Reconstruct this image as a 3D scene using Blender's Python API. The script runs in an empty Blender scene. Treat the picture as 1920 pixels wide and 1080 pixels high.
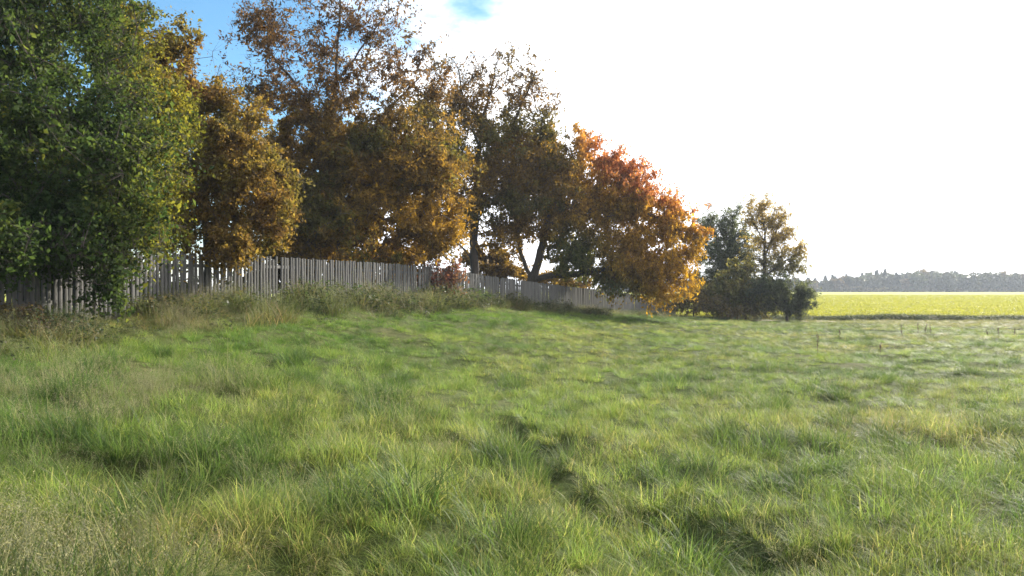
import bpy, math
import numpy as np

rng = np.random.default_rng(20)
R = math.radians
scene = bpy.context.scene
COL = scene.collection

# ------------------------------------------------------------------ camera, sky, sun, exposure
EYE = 1.6
F = 1550.0                                   # focal length in photo pixels (1920 wide)
cam_d = bpy.data.cameras.new('camera')
cam_d.sensor_width = 36.0
cam_d.lens = 36.0 * F / 1920.0
cam_d.clip_start = 0.05
cam_d.clip_end = 6000
cam = bpy.data.objects.new('camera', cam_d)
cam.location = (0, 0, EYE)
cam.rotation_euler = (R(90), 0, 0)
COL.objects.link(cam)
scene.camera = cam

SUN_AZ = 43.0       # degrees clockwise from the view direction (+Y)
SUN_EL = 30.0
EXPOSURE = 1.45
world = bpy.data.worlds.new('World')
scene.world = world
world.use_nodes = True
wn, wl = world.node_tree.nodes, world.node_tree.links
wn.clear()
w_out = wn.new('ShaderNodeOutputWorld')
w_bg = wn.new('ShaderNodeBackground'); w_bg.inputs['Strength'].default_value = 0.072
w_sky = wn.new('ShaderNodeTexSky'); w_sky.sky_type = 'NISHITA'; w_sky.sun_disc = False
w_sky.sun_elevation = R(SUN_EL); w_sky.sun_rotation = R(SUN_AZ)
w_sky.air_density = 1.0; w_sky.dust_density = 0.2; w_sky.ozone_density = 3.5
tc = wn.new('ShaderNodeTexCoord')
sep = wn.new('ShaderNodeSeparateXYZ'); wl.new(tc.outputs['Generated'], sep.inputs[0])


def wmath(op, a, b=None, c=None, clamp=False):
    n = wn.new('ShaderNodeMath'); n.operation = op; n.use_clamp = clamp
    for i, v in enumerate((a, b, c)):
        if v is None: continue
        if isinstance(v, (int, float)): n.inputs[i].default_value = v
        else: wl.new(v, n.inputs[i])
    return n.outputs[0]


# a bank of bright cumulus that thins out towards a clear gap of blue sky
wmap = wn.new('ShaderNodeMapping'); wmap.inputs['Location'].default_value = (3.1, 0.4, 1.7); wmap.inputs['Scale'].default_value = (1, 1, 1.9)
wl.new(tc.outputs['Generated'], wmap.inputs[0])
wno = wn.new('ShaderNodeTexNoise'); wno.inputs['Scale'].default_value = 3.2; wno.inputs['Detail'].default_value = 9; wno.inputs['Roughness'].default_value = 0.55
wl.new(wmap.outputs[0], wno.inputs['Vector'])
bank = wmath('ADD', sep.outputs['X'], wmath('MULTIPLY', sep.outputs['Z'], -0.55))
bank = wmath('ADD', bank, wmath('MULTIPLY', wmath('SUBTRACT', wno.outputs['Fac'], 0.5), 0.95))
cov = wn.new('ShaderNodeMapRange'); cov.interpolation_type = 'SMOOTHSTEP'
wl.new(bank, cov.inputs['Value'])
cov.inputs['From Min'].default_value = -0.35; cov.inputs['From Max'].default_value = -0.16
wmix = wn.new('ShaderNodeMix'); wmix.data_type = 'RGBA'
wl.new(cov.outputs[0], wmix.inputs['Factor'])
w_hs = wn.new('ShaderNodeHueSaturation'); w_hs.inputs['Saturation'].default_value = 1.12; w_hs.inputs['Hue'].default_value = 0.488; wl.new(w_sky.outputs[0], w_hs.inputs['Color'])
wl.new(w_hs.outputs[0], wmix.inputs['A'])
wmix.inputs['B'].default_value = (12.5, 12.7, 13.0, 1)
wl.new(wmix.outputs['Result'], w_bg.inputs['Color'])
wl.new(w_bg.outputs[0], w_out.inputs['Surface'])

sun_d = bpy.data.lights.new('sun', 'SUN')
sun_d.energy = 4.4
sun_d.angle = R(0.55)
sun_d.color = (1.0, 0.93, 0.80)
sun = bpy.data.objects.new('sun', sun_d)
COL.objects.link(sun)
sun.rotation_euler = (R(90 - SUN_EL), 0, R(180 - SUN_AZ))
sun.location = (40, 30, 40)

vs = scene.view_settings
vs.view_transform = 'Standard'; vs.look = 'None'; vs.gamma = 1.0; vs.use_curve_mapping = False
vs.exposure = EXPOSURE
scene.render.engine = 'CYCLES'
cy = scene.cycles
cy.use_denoising = True
cy.max_bounces = 6; cy.diffuse_bounces = 3; cy.glossy_bounces = 2; cy.transmission_bounces = 4; cy.volume_bounces = 0
cy.transparent_max_bounces = 6
cy.sample_clamp_indirect = 4.0
cy.caustics_reflective = False; cy.caustics_refractive = False


# ------------------------------------------------------------------ helpers
def P(px, py, d):
    """photo pixel at distance d -> point in metres"""
    return np.array([(px - 960.0) / F * d, d, EYE + (540.0 - py) / F * d])


def hash3(ix, iy, iz, seed):
    h = (ix * 374761393 + iy * 668265263 + iz * 2147483647 + seed * 1274126177) & 0x7fffffff
    h = ((h ^ (h >> 13)) * 1274126177) & 0x7fffffff
    h = (h ^ (h >> 16)) & 0x7fffffff
    return (h % 65536) / 65535.0


def noise(x, y, z=None, seed=1):
    x = np.asarray(x, float); y = np.asarray(y, float)
    z = np.zeros_like(x) if z is None else np.asarray(z, float)
    ix, iy, iz = (np.floor(v).astype(np.int64) for v in (x, y, z))
    fx, fy, fz = x - ix, y - iy, z - iz
    fx, fy, fz = (f * f * (3 - 2 * f) for f in (fx, fy, fz))
    out = 0
    for a in (0, 1):
        for b in (0, 1):
            for c in (0, 1):
                w = (fx if a else 1 - fx) * (fy if b else 1 - fy) * (fz if c else 1 - fz)
                out = out + w * hash3(ix + a, iy + b, iz + c, seed)
    return out


def fbm(x, y, z=None, seed=1, oct=3):
    s, a, t = 0, 1.0, 0
    zz = z
    for o in range(oct):
        k = 2.0 ** o
        s = s + a * noise(x * k, y * k, None if z is None else z * k, seed + o * 17)
        t += a; a *= 0.5
    return s / t


def smooth(a, b, v):
    t = np.clip((v - a) / (b - a), 0, 1)
    return t * t * (3 - 2 * t)


def mesh_arrays(name, V, Fc, mats=(), shade_smooth=False):
    """V (n,3); Fc (m,k)"""
    V = np.ascontiguousarray(V, np.float32); Fc = np.ascontiguousarray(Fc, np.int32)
    me = bpy.data.meshes.new(name)
    m, k = Fc.shape
    me.vertices.add(len(V)); me.vertices.foreach_set('co', V.ravel())
    me.loops.add(m * k); me.loops.foreach_set('vertex_index', Fc.ravel())
    me.polygons.add(m)
    me.polygons.foreach_set('loop_start', np.arange(m, dtype=np.int32) * k)
    me.polygons.foreach_set('loop_total', np.full(m, k, np.int32))
    if shade_smooth: me.polygons.foreach_set('use_smooth', np.ones(m, bool))
    me.update(calc_edges=True)
    for mt in mats: me.materials.append(mt)
    return me


def add_color(me, name, C):
    a = me.attributes.new(name, 'FLOAT_COLOR', 'POINT')
    C4 = np.ones((len(C), 4), np.float32); C4[:, :3] = C
    a.data.foreach_set('color', C4.ravel())


def obj(name, me, parent=None, loc=(0, 0, 0)):
    o = bpy.data.objects.new(name, me)
    COL.objects.link(o)
    o.location = loc
    if parent is not None: o.parent = parent
    return o


def thing(name, label, cat, loc=(0, 0, 0), group=None):
    o = bpy.data.objects.new(name, None)
    COL.objects.link(o)
    o.empty_display_size = 0.3
    o.location = loc
    o['label'] = label; o['category'] = cat
    if group: o['group'] = group
    return o


# ------------------------------------------------------------------ materials
class NT:
    def __init__(self, name):
        self.m = bpy.data.materials.new(name); self.m.use_nodes = True
        self.t = self.m.node_tree; self.n = self.t.nodes; self.l = self.t.links
        self.n.clear()
        self.out = self.n.new('ShaderNodeOutputMaterial')

    def node(self, typ, **kw):
        n = self.n.new(typ)
        for k, v in kw.items(): setattr(n, k, v)
        return n

    def set(self, n, **kw):
        for k, v in kw.items():
            s = n.inputs[k.replace('_', ' ')]
            if hasattr(v, 'is_output'): self.l.new(v, s)
            else: s.default_value = v
        return n

    def mixc(self, fac, a, b, mode='MIX'):
        n = self.n.new('ShaderNodeMix'); n.data_type = 'RGBA'; n.blend_type = mode
        for s, v in ((n.inputs['Factor'], fac), (n.inputs['A'], a), (n.inputs['B'], b)):
            if hasattr(v, 'is_output'): self.l.new(v, s)
            else: s.default_value = v if isinstance(v, (int, float)) else (*v, 1)[:4]
        return n.outputs['Result']

    def noise(self, scale, detail=4, rough=0.55, vec=None):
        n = self.n.new('ShaderNodeTexNoise')
        n.inputs['Scale'].default_value = scale; n.inputs['Detail'].default_value = detail; n.inputs['Roughness'].default_value = rough
        if vec is not None: self.l.new(vec, n.inputs['Vector'])
        return n.outputs['Fac']

    def ramp(self, fac, stops):
        n = self.n.new('ShaderNodeValToRGB')
        e = n.color_ramp.elements
        while len(e) < len(stops): e.new(0.5)
        for i, (p, c) in enumerate(stops):
            e[i].position = p; e[i].color = (*c, 1)
        self.l.new(fac, n.inputs[0])
        return n.outputs[0]


def leaf_mat(name, trans=0.5, rough=0.45, spec=0.35, tr_gain=1.5, tint_attr=False, blue=0.6):
    """thin leaf: reflects and lets light through, colour from the per-leaf attribute"""
    t = NT(name)
    at = t.node('ShaderNodeAttribute'); at.attribute_name = 'leaf_colour'
    c = at.outputs['Color']
    if tint_attr:
        ai = t.node('ShaderNodeAttribute'); ai.attribute_type = 'INSTANCER'; ai.attribute_name = 'tint'
        c = t.mixc(1.0, c, ai.outputs['Color'], 'MULTIPLY')
    pb = t.node('ShaderNodeBsdfPrincipled')
    t.set(pb, Base_Color=c, Roughness=rough)
    pb.inputs['Specular IOR Level'].default_value = spec
    g = t.node('ShaderNodeMix'); g.data_type = 'RGBA'; g.blend_type = 'MULTIPLY'; g.inputs['Factor'].default_value = 1
    t.l.new(c, g.inputs['A']); g.inputs['B'].default_value = (tr_gain * 1.04, tr_gain * 1.0, tr_gain * blue, 1)
    tr = t.node('ShaderNodeBsdfTranslucent'); t.l.new(g.outputs['Result'], tr.inputs['Color'])
    mx = t.node('ShaderNodeMixShader'); mx.inputs[0].default_value = trans
    t.l.new(pb.outputs[0], mx.inputs[1]); t.l.new(tr.outputs[0], mx.inputs[2])
    t.l.new(mx.outputs[0], t.out.inputs['Surface'])
    return t.m


M_LEAF = leaf_mat('autumn_leaf', 0.5, rough=0.6, spec=0.08, tr_gain=1.9)
M_GRASS = leaf_mat('grass_blade', 0.48, rough=0.5, spec=0.14, tr_gain=1.8, tint_attr=True, blue=0.75)
M_WOODLAND = leaf_mat('far_woodland_leaf', 0.3)


def bark_mat(name, c1, c2):
    t = NT(name)
    tcn = t.node('ShaderNodeTexCoord')
    mp = t.node('ShaderNodeMapping'); mp.inputs['Scale'].default_value = (9, 9, 2.2)
    t.l.new(tcn.outputs['Object'], mp.inputs[0])
    nf = t.noise(1.6, 6, 0.65, mp.outputs[0])
    col = t.ramp(nf, [(0.3, c1), (0.7, c2)])
    pb = t.node('ShaderNodeBsdfPrincipled'); t.set(pb, Base_Color=col, Roughness=0.9)
    bp = t.node('ShaderNodeBump'); bp.inputs['Strength'].default_value = 0.7; bp.inputs['Distance'].default_value = 0.03
    t.l.new(nf, bp.inputs['Height']); t.l.new(bp.outputs[0], pb.inputs['Normal'])
    t.l.new(pb.outputs[0], t.out.inputs['Surface'])
    return t.m


M_BARK = bark_mat('dark_bark', (0.030, 0.024, 0.020), (0.085, 0.068, 0.055))
M_TWIG = bark_mat('twig_bark', (0.045, 0.033, 0.028), (0.10, 0.075, 0.062))


def fence_mat(name, a, b, c):
    t = NT(name)
    tcn = t.node('ShaderNodeTexCoord'); oi = t.node('ShaderNodeObjectInfo')
    mp = t.node('ShaderNodeMapping'); mp.inputs['Scale'].default_value = (30, 30, 1.6)
    t.l.new(tcn.outputs['Object'], mp.inputs[0])
    va = t.node('ShaderNodeVectorMath', operation='ADD'); t.l.new(mp.outputs[0], va.inputs[0])
    cb = t.node('ShaderNodeCombineXYZ')
    mu = t.node('ShaderNodeMath', operation='MULTIPLY'); t.l.new(oi.outputs['Random'], mu.inputs[0]); mu.inputs[1].default_value = 57.0
    t.l.new(mu.outputs[0], cb.inputs[0]); t.l.new(mu.outputs[0], cb.inputs[2]); t.l.new(cb.outputs[0], va.inputs[1])
    nf = t.noise(1.0, 6, 0.6, va.outputs[0])
    streak = t.ramp(nf, [(0.25, a), (0.55, b), (0.8, c)])
    gain = t.node('ShaderNodeMapRange'); t.l.new(oi.outputs['Random'], gain.inputs['Value'])
    gain.inputs['To Min'].default_value = 0.78; gain.inputs['To Max'].default_value = 1.2
    col = t.mixc(1.0, streak, gain.outputs[0], 'MULTIPLY')
    gr = t.noise(2.3, 3, 0.5, va.outputs[0])
    grf = t.ramp(gr, [(0.5, (0, 0, 0)), (0.75, (0.55, 0.55, 0.55))])
    col = t.mixc(grf, col, (0.075, 0.085, 0.05))
    pb = t.node('ShaderNodeBsdfPrincipled'); t.set(pb, Base_Color=col, Roughness=0.85)
    bp = t.node('ShaderNodeBump'); bp.inputs['Strength'].default_value = 0.5; bp.inputs['Distance'].default_value = 0.01
    t.l.new(nf, bp.inputs['Height']); t.l.new(bp.outputs[0], pb.inputs['Normal'])
    t.l.new(pb.outputs[0], t.out.inputs['Surface'])
    return t.m


M_FENCE = fence_mat('weathered_grey_wood', (0.041, 0.039, 0.038), (0.080, 0.076, 0.074), (0.125, 0.12, 0.115))


def ground_mat():
    t = NT('meadow_soil_and_thatch')
    g = t.node('ShaderNodeNewGeometry')
    n1 = t.noise(0.35, 5, 0.6, g.outputs['Position'])
    n2 = t.noise(7.0, 6, 0.7, g.outputs['Position'])
    base = t.ramp(n1, [(0.3, (0.045, 0.060, 0.018)), (0.5, (0.060, 0.078, 0.022)), (0.7, (0.085, 0.085, 0.035))])
    det = t.ramp(n2, [(0.3, (0.55, 0.55, 0.5)), (0.7, (1.35, 1.3, 1.2))])
    col = t.mixc(1.0, base, det, 'MULTIPLY')
    pb = t.node('ShaderNodeBsdfPrincipled'); t.set(pb, Base_Color=col, Roughness=0.95)
    pb.inputs['Specular IOR Level'].default_value = 0.1
    bp = t.node('ShaderNodeBump'); bp.inputs['Strength'].default_value = 0.8; bp.inputs['Distance'].default_value = 0.06
    t.l.new(n2, bp.inputs['Height']); t.l.new(bp.outputs[0], pb.inputs['Normal'])
    t.l.new(pb.outputs[0], t.out.inputs['Surface'])
    return t.m


def crop_mat():
    t = NT('flowering_mustard_crop')
    g = t.node('ShaderNodeNewGeometry')
    mp = t.node('ShaderNodeMapping'); mp.inputs['Scale'].default_value = (0.05, 0.25, 1); t.l.new(g.outputs['Position'], mp.inputs[0])
    n1 = t.noise(1.0, 6, 0.65, mp.outputs[0])
    n2 = t.noise(1.3, 5, 0.7, g.outputs['Position'])
    base = t.ramp(n1, [(0.28, (0.25, 0.28, 0.042)), (0.5, (0.31, 0.318, 0.045)), (0.72, (0.36, 0.348, 0.052))])
    det = t.ramp(n2, [(0.3, (0.85, 0.88, 0.85)), (0.7, (1.08, 1.06, 1.05))])
    col = t.mixc(1.0, base, det, 'MULTIPLY')
    pb = t.node('ShaderNodeBsdfPrincipled'); t.set(pb, Base_Color=col, Roughness=0.9)
    pb.inputs['Specular IOR Level'].default_value = 0.1
    bp = t.node('ShaderNodeBump'); bp.inputs['Strength'].default_value = 0.6; bp.inputs['Distance'].default_value = 0.15
    t.l.new(n2, bp.inputs['Height']); t.l.new(bp.outputs[0], pb.inputs['Normal'])
    t.l.new(pb.outputs[0], t.out.inputs['Surface'])
    return t.m


def plain_mat(name, c1, c2, scale=12, rough=0.9):
    t = NT(name)
    tcn = t.node('ShaderNodeTexCoord')
    nf = t.noise(scale, 5, 0.6, tcn.outputs['Object'])
    pb = t.node('ShaderNodeBsdfPrincipled'); t.set(pb, Base_Color=t.ramp(nf, [(0.3, c1), (0.7, c2)]), Roughness=rough)
    t.l.new(pb.outputs[0], t.out.inputs['Surface'])
    return t.m


# ------------------------------------------------------------------ lie of the land
# fence line on the crest of the bank: x, y and the height of the fence top
FP = np.array([
    (-9.4, -6.0, 2.15), (-8.7, 0.0, 2.17), (-8.0, 7.0, 2.19), (-7.55, 12.0, 2.20), (-7.16, 15.0, 2.24), (-6.25, 19.0, 2.36),
    (-4.19, 25.0, 2.37), (-2.55, 29.0, 2.33), (-1.85, 30.8, 2.25), (-0.1, 34.0, 2.02), (2.0, 37.4, 1.77), (5.4, 44.0, 1.46), (9.2, 50.0, 0.88), (11.5, 53.5, 0.60)])
seg = np.r_[0, np.cumsum(np.hypot(np.diff(FP[:, 0]), np.diff(FP[:, 1])))]
FL = seg[-1]
ss = np.linspace(0, FL, 600)
FXY = np.stack([np.interp(ss, seg, FP[:, i]) for i in range(3)], 1)
ker = np.ones(41) / 41
for i in range(3):
    pad = np.r_[FXY[0, i] + (np.arange(-20, 0)) * (FXY[1, i] - FXY[0, i]), FXY[:, i], FXY[-1, i] + np.arange(1, 21) * (FXY[-1, i] - FXY[-2, i])]
    FXY[:, i] = np.convolve(pad, ker, 'valid')
ss = np.r_[0, np.cumsum(np.hypot(np.diff(FXY[:, 0]), np.diff(FXY[:, 1])))]
FL = ss[-1]
FTAN = np.gradient(FXY[:, :2], axis=0); FTAN /= np.linalg.norm(FTAN, axis=1)[:, None]
FENCE_H = 1.20
RUT = None


def fence_rel(x, y):
    """signed distance to the fence line (positive on the meadow side) and index of nearest sample"""
    x = np.atleast_1d(np.asarray(x, float)); y = np.atleast_1d(np.asarray(y, float))
    S = np.empty(len(x)); I = np.empty(len(x), int)
    for a in range(0, len(x), 20000):
        b = slice(a, a + 20000)
        dx = x[b, None] - FXY[None, ::2, 0]; dy = y[b, None] - FXY[None, ::2, 1]
        d2 = dx * dx + dy * dy
        i = d2.argmin(1)
        d = np.sqrt(d2[np.arange(len(i)), i])
        i = i * 2
        cr = FTAN[i, 1] * (x[b] - FXY[i, 0]) - FTAN[i, 0] * (y[b] - FXY[i, 1])
        S[b] = np.where(cr >= 0, d, -d); I[b] = i
    return S, I


def seg_dist(x, y, poly):
    best = np.full(len(x), 1e9)
    for (x0, y0), (x1, y1) in zip(poly[:-1], poly[1:]):
        vx, vy = x1 - x0, y1 - y0
        t = np.clip(((x - x0) * vx + (y - y0) * vy) / (vx * vx + vy * vy), 0, 1)
        best = np.minimum(best, np.hypot(x - x0 - t * vx, y - y0 - t * vy))
    return best


HOLES = []


def land(x, y, bumps=True):
    x = np.atleast_1d(np.asarray(x, float)); y = np.atleast_1d(np.asarray(y, float))
    s, i = fence_rel(x, y)
    zf = FXY[i, 2] - FENCE_H
    zb = -0.0078 * np.clip(y, 0, 50) - 0.0002 * np.clip(y - 50, 0, 350)
    w = np.interp(s, [-60, -6, 0.5, 1.1, 2.0, 3.0, 4.0, 6.0, 9.0, 12.0], [0, 0.9, 1.0, 0.93, 0.76, 0.62, 0.47, 0.26, 0.06, 0.0])
    z = zb + (zf - zb) * w
    far = np.hypot(x, y)
    if bumps:
        a = smooth(1.0, 3.0, s) * (1 - smooth(45, 60, far))
        z = z + a * ((0.13 + 0.10 * smooth(9, 16, far)) * (fbm(x / 0.95, y / 0.95, None, 5, 2) - 0.5) + 0.20 * (fbm(x / 3.1, y / 3.1, None, 9, 2) - 0.5))
        if RUT is not None:
            dr = seg_dist(x, y, RUT)
            z = z - 0.24 * np.exp(-(dr / 0.17) ** 2) * (0.5 + fbm(x / 0.5, y / 0.5, None, 31, 2))
        for (hx, hy, hr, hd) in HOLES:
            z = z - hd * np.exp(-(((x - hx) ** 2 + (y - hy) ** 2) / hr ** 2))
    return z


def land1(x, y):
    return float(land([x], [y])[0])


def drop(px, py, lo=2.5, hi=70):
    """where the view ray through a photo pixel meets the land"""
    d = np.linspace(lo, hi, 3000)
    x = (px - 960) / F * d; zr = EYE + (540 - py) / F * d
    z = land(x, d)
    k = np.argmax(zr <= z)
    return float(x[k]), float(d[k])


_rut = [drop(*p) for p in [(940, 785), (968, 808), (1005, 850), (1062, 905), (1105, 950), (1190, 985), (1290, 1015), (1420, 1050)]]
_holes = [(drop(1050, 838), 0.30, 0.20), (drop(1100, 925), 0.22, 0.20), (drop(980, 798), 0.22, 0.16), (drop(830, 832), 0.22, 0.14), (drop(345, 935), 0.35, 0.2),
          (drop(560, 1060), 0.45, 0.22), (drop(1280, 985), 0.4, 0.16), (drop(1430, 1040), 0.35, 0.16), (drop(560, 905), 0.3, 0.15), (drop(225, 880), 0.3, 0.14), (drop(800, 790), 0.25, 0.13), (drop(1560, 800), 0.4, 0.15),
          (drop(1200, 745), 0.35, 0.15), (drop(1750, 705), 0.5, 0.15), (drop(1800, 840), 0.4, 0.14), (drop(1640, 770), 0.4, 0.15)]
RUT = _rut
HOLES = [(p[0], p[1], r, dd) for p, r, dd in _holes]

# meadow sheet out to the horizon, finer near the camera
NG = 400
u = np.linspace(-1, 1, NG)
gx = 6.2 * np.sinh(6.0 * u) / 1.0
gx = gx * (1400 / gx.max())
gy = gx.copy() + 9.0
GX, GY = np.meshgrid(gx, gy)
GZ = land(GX.ravel(), GY.ravel())
idx = np.arange(NG * NG).reshape(NG, NG)
quads = np.stack([idx[:-1, :-1], idx[:-1, 1:], idx[1:, 1:], idx[1:, :-1]], -1).reshape(-1, 4)
GZ = GZ - 0.25 * smooth(50.5, 53, GY.ravel())      # the crop sheet covers the land beyond the ditch
meadow = obj('meadow', mesh_arrays('meadow', np.stack([GX.ravel(), GY.ravel(), GZ], 1), quads, [ground_mat()], True))
meadow['kind'] = 'structure'


# crop field beyond the ditch, a gently uneven sheet a little proud of the land
def crop_edge(x):
    return 52.0 - 0.11 * (np.asarray(x) - 18)


def crop_z(x, y):
    return -0.0078 * 50 - 0.0002 * np.clip(y - 50, 0, 350) + 0.08 + 0.12 * (fbm(x / 14, y / 14, None, 3, 2) - 0.5)


cx = np.linspace(-1, 1, 150); cx = np.sinh(5 * cx); cx = 25 + cx * (700 / cx.max())
cv = np.linspace(0, 1, 170); cv = (np.exp(5 * cv) - 1) / (math.exp(5) - 1) * 348
CX, CV = np.meshgrid(cx, cv)
CY = crop_edge(np.clip(CX, -30, 60)) + CV
CZ = crop_z(CX.ravel(), CY.ravel())
CZ = np.where(CV.ravel() < 1e-6, CZ - 0.5, CZ)
ci = np.arange(CX.size).reshape(CX.shape)
cq = np.stack([ci[:-1, :-1], ci[:-1, 1:], ci[1:, 1:], ci[1:, :-1]], -1).reshape(-1, 4)
crop = obj('crop_field', mesh_arrays('crop_field', np.stack([CX.ravel(), CY.ravel(), CZ], 1), cq, [crop_mat()], True))
crop['kind'] = 'structure'

# bare earth path end beside the rounded shrub
def strip(name, pts, width, mat, lift=0.02):
    pts = np.array(pts, float)
    n = 40
    t = np.linspace(0, len(pts) - 1, n)
    X = np.interp(t, np.arange(len(pts)), pts[:, 0]); Y = np.interp(t, np.arange(len(pts)), pts[:, 1])
    tg = np.gradient(np.stack([X, Y], 1), axis=0); tg /= np.linalg.norm(tg, axis=1)[:, None]
    rows = []
    for k in np.linspace(-0.5, 0.5, 7):
        wv = width * (1 + 0.35 * np.sin(t * 5 + k * 3))
        x = X - tg[:, 1] * k * wv; y = Y + tg[:, 0] * k * wv
        rows.append(np.stack([x, y, land(x, y) + lift], 1))
    V = np.concatenate(rows)
    ii = np.arange(7 * n).reshape(7, n)
    q = np.stack([ii[:-1, :-1], ii[:-1, 1:], ii[1:, 1:], ii[1:, :-1]], -1).reshape(-1, 4)
    o = obj(name, mesh_arrays(name, V, q[:, ::-1], [mat], True)); o['kind'] = 'structure'
    return o


PATH_PTS = [(14.2, 49.5), (15.6, 48.2), (17.0, 47.2), (18.2, 46.2)]
strip('path', PATH_PTS, 1.0, plain_mat('bare_earth', (0.22, 0.17, 0.13), (0.36, 0.29, 0.23), 3), 0.05)


# ------------------------------------------------------------------ trees
def lerp_palette(pal, u):
    pal = np.array(pal, float); n = len(pal) - 1
    u = np.clip(u, 0, 0.9999) * n
    i = u.astype(int); f = (u - i)[:, None]
    return pal[i] * (1 - f) + pal[i + 1] * f


def leaves_mesh(name, C, size, cols, mat, droop=0.35, width=0.55, rg=rng):
    n = len(C)
    a = rg.normal(size=(n, 3)); a[:, 2] -= droop * 1.6; a /= np.linalg.norm(a, axis=1)[:, None]
    b = rg.normal(size=(n, 3)); b -= (b * a).sum(1)[:, None] * a; b /= np.linalg.norm(b, axis=1)[:, None]
    nn = np.cross(a, b)
    s = size[:, None]
    base = C - a * s * 0.5; tip = C + a * s * 0.5
    mid = C - a * s * 0.06
    l = mid + b * s * width * 0.5 + nn * s * 0.10
    r = mid - b * s * width * 0.5 + nn * s * 0.10
    V = np.stack([base, r, tip, l], 1).reshape(-1, 3)
    k = np.arange(n) * 4
    Fc = np.stack([np.stack([k, k + 1, k + 2], 1), np.stack([k, k + 2, k + 3], 1)], 1).reshape(-1, 3)
    me = mesh_arrays(name, V, Fc, [mat])
    add_color(me, 'leaf_colour', np.repeat(cols, 4, 0))
    return me


def tubes_mesh(name, edges_p, edges_q, rp, rq, mat, sides=5):
    """one closed-ish tube per edge"""
    d = edges_q - edges_p
    L = np.linalg.norm(d, axis=1); L[L < 1e-6] = 1e-6
    d = d / L[:, None]
    up = np.where(np.abs(d[:, 2:3]) > 0.9, np.array([[1., 0, 0]]), np.array([[0, 0, 1.]]))
    b = np.cross(d, up); b /= np.linalg.norm(b, axis=1)[:, None]
    c = np.cross(d, b)
    n = len(d)
    th = np.arange(sides) / sides * 2 * math.pi
    ring = np.cos(th)[None, :, None] * b[:, None, :] + np.sin(th)[None, :, None] * c[:, None, :]
    q2 = edges_q + d * rq[:, None] * 0.4
    V = np.concatenate([edges_p[:, None, :] + ring * rp[:, None, None], q2[:, None, :] + ring * rq[:, None, None]], 1).reshape(-1, 3)
    k = np.arange(n)[:, None] * 2 * sides
    j = np.arange(sides)[None, :]; j1 = (j + 1) % sides
    Fc = np.stack([k + j, k + j1, k + sides + j1, k + sides + j], -1).reshape(-1, 4)
    return mesh_arrays(name, V, Fc, [mat], True)


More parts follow.
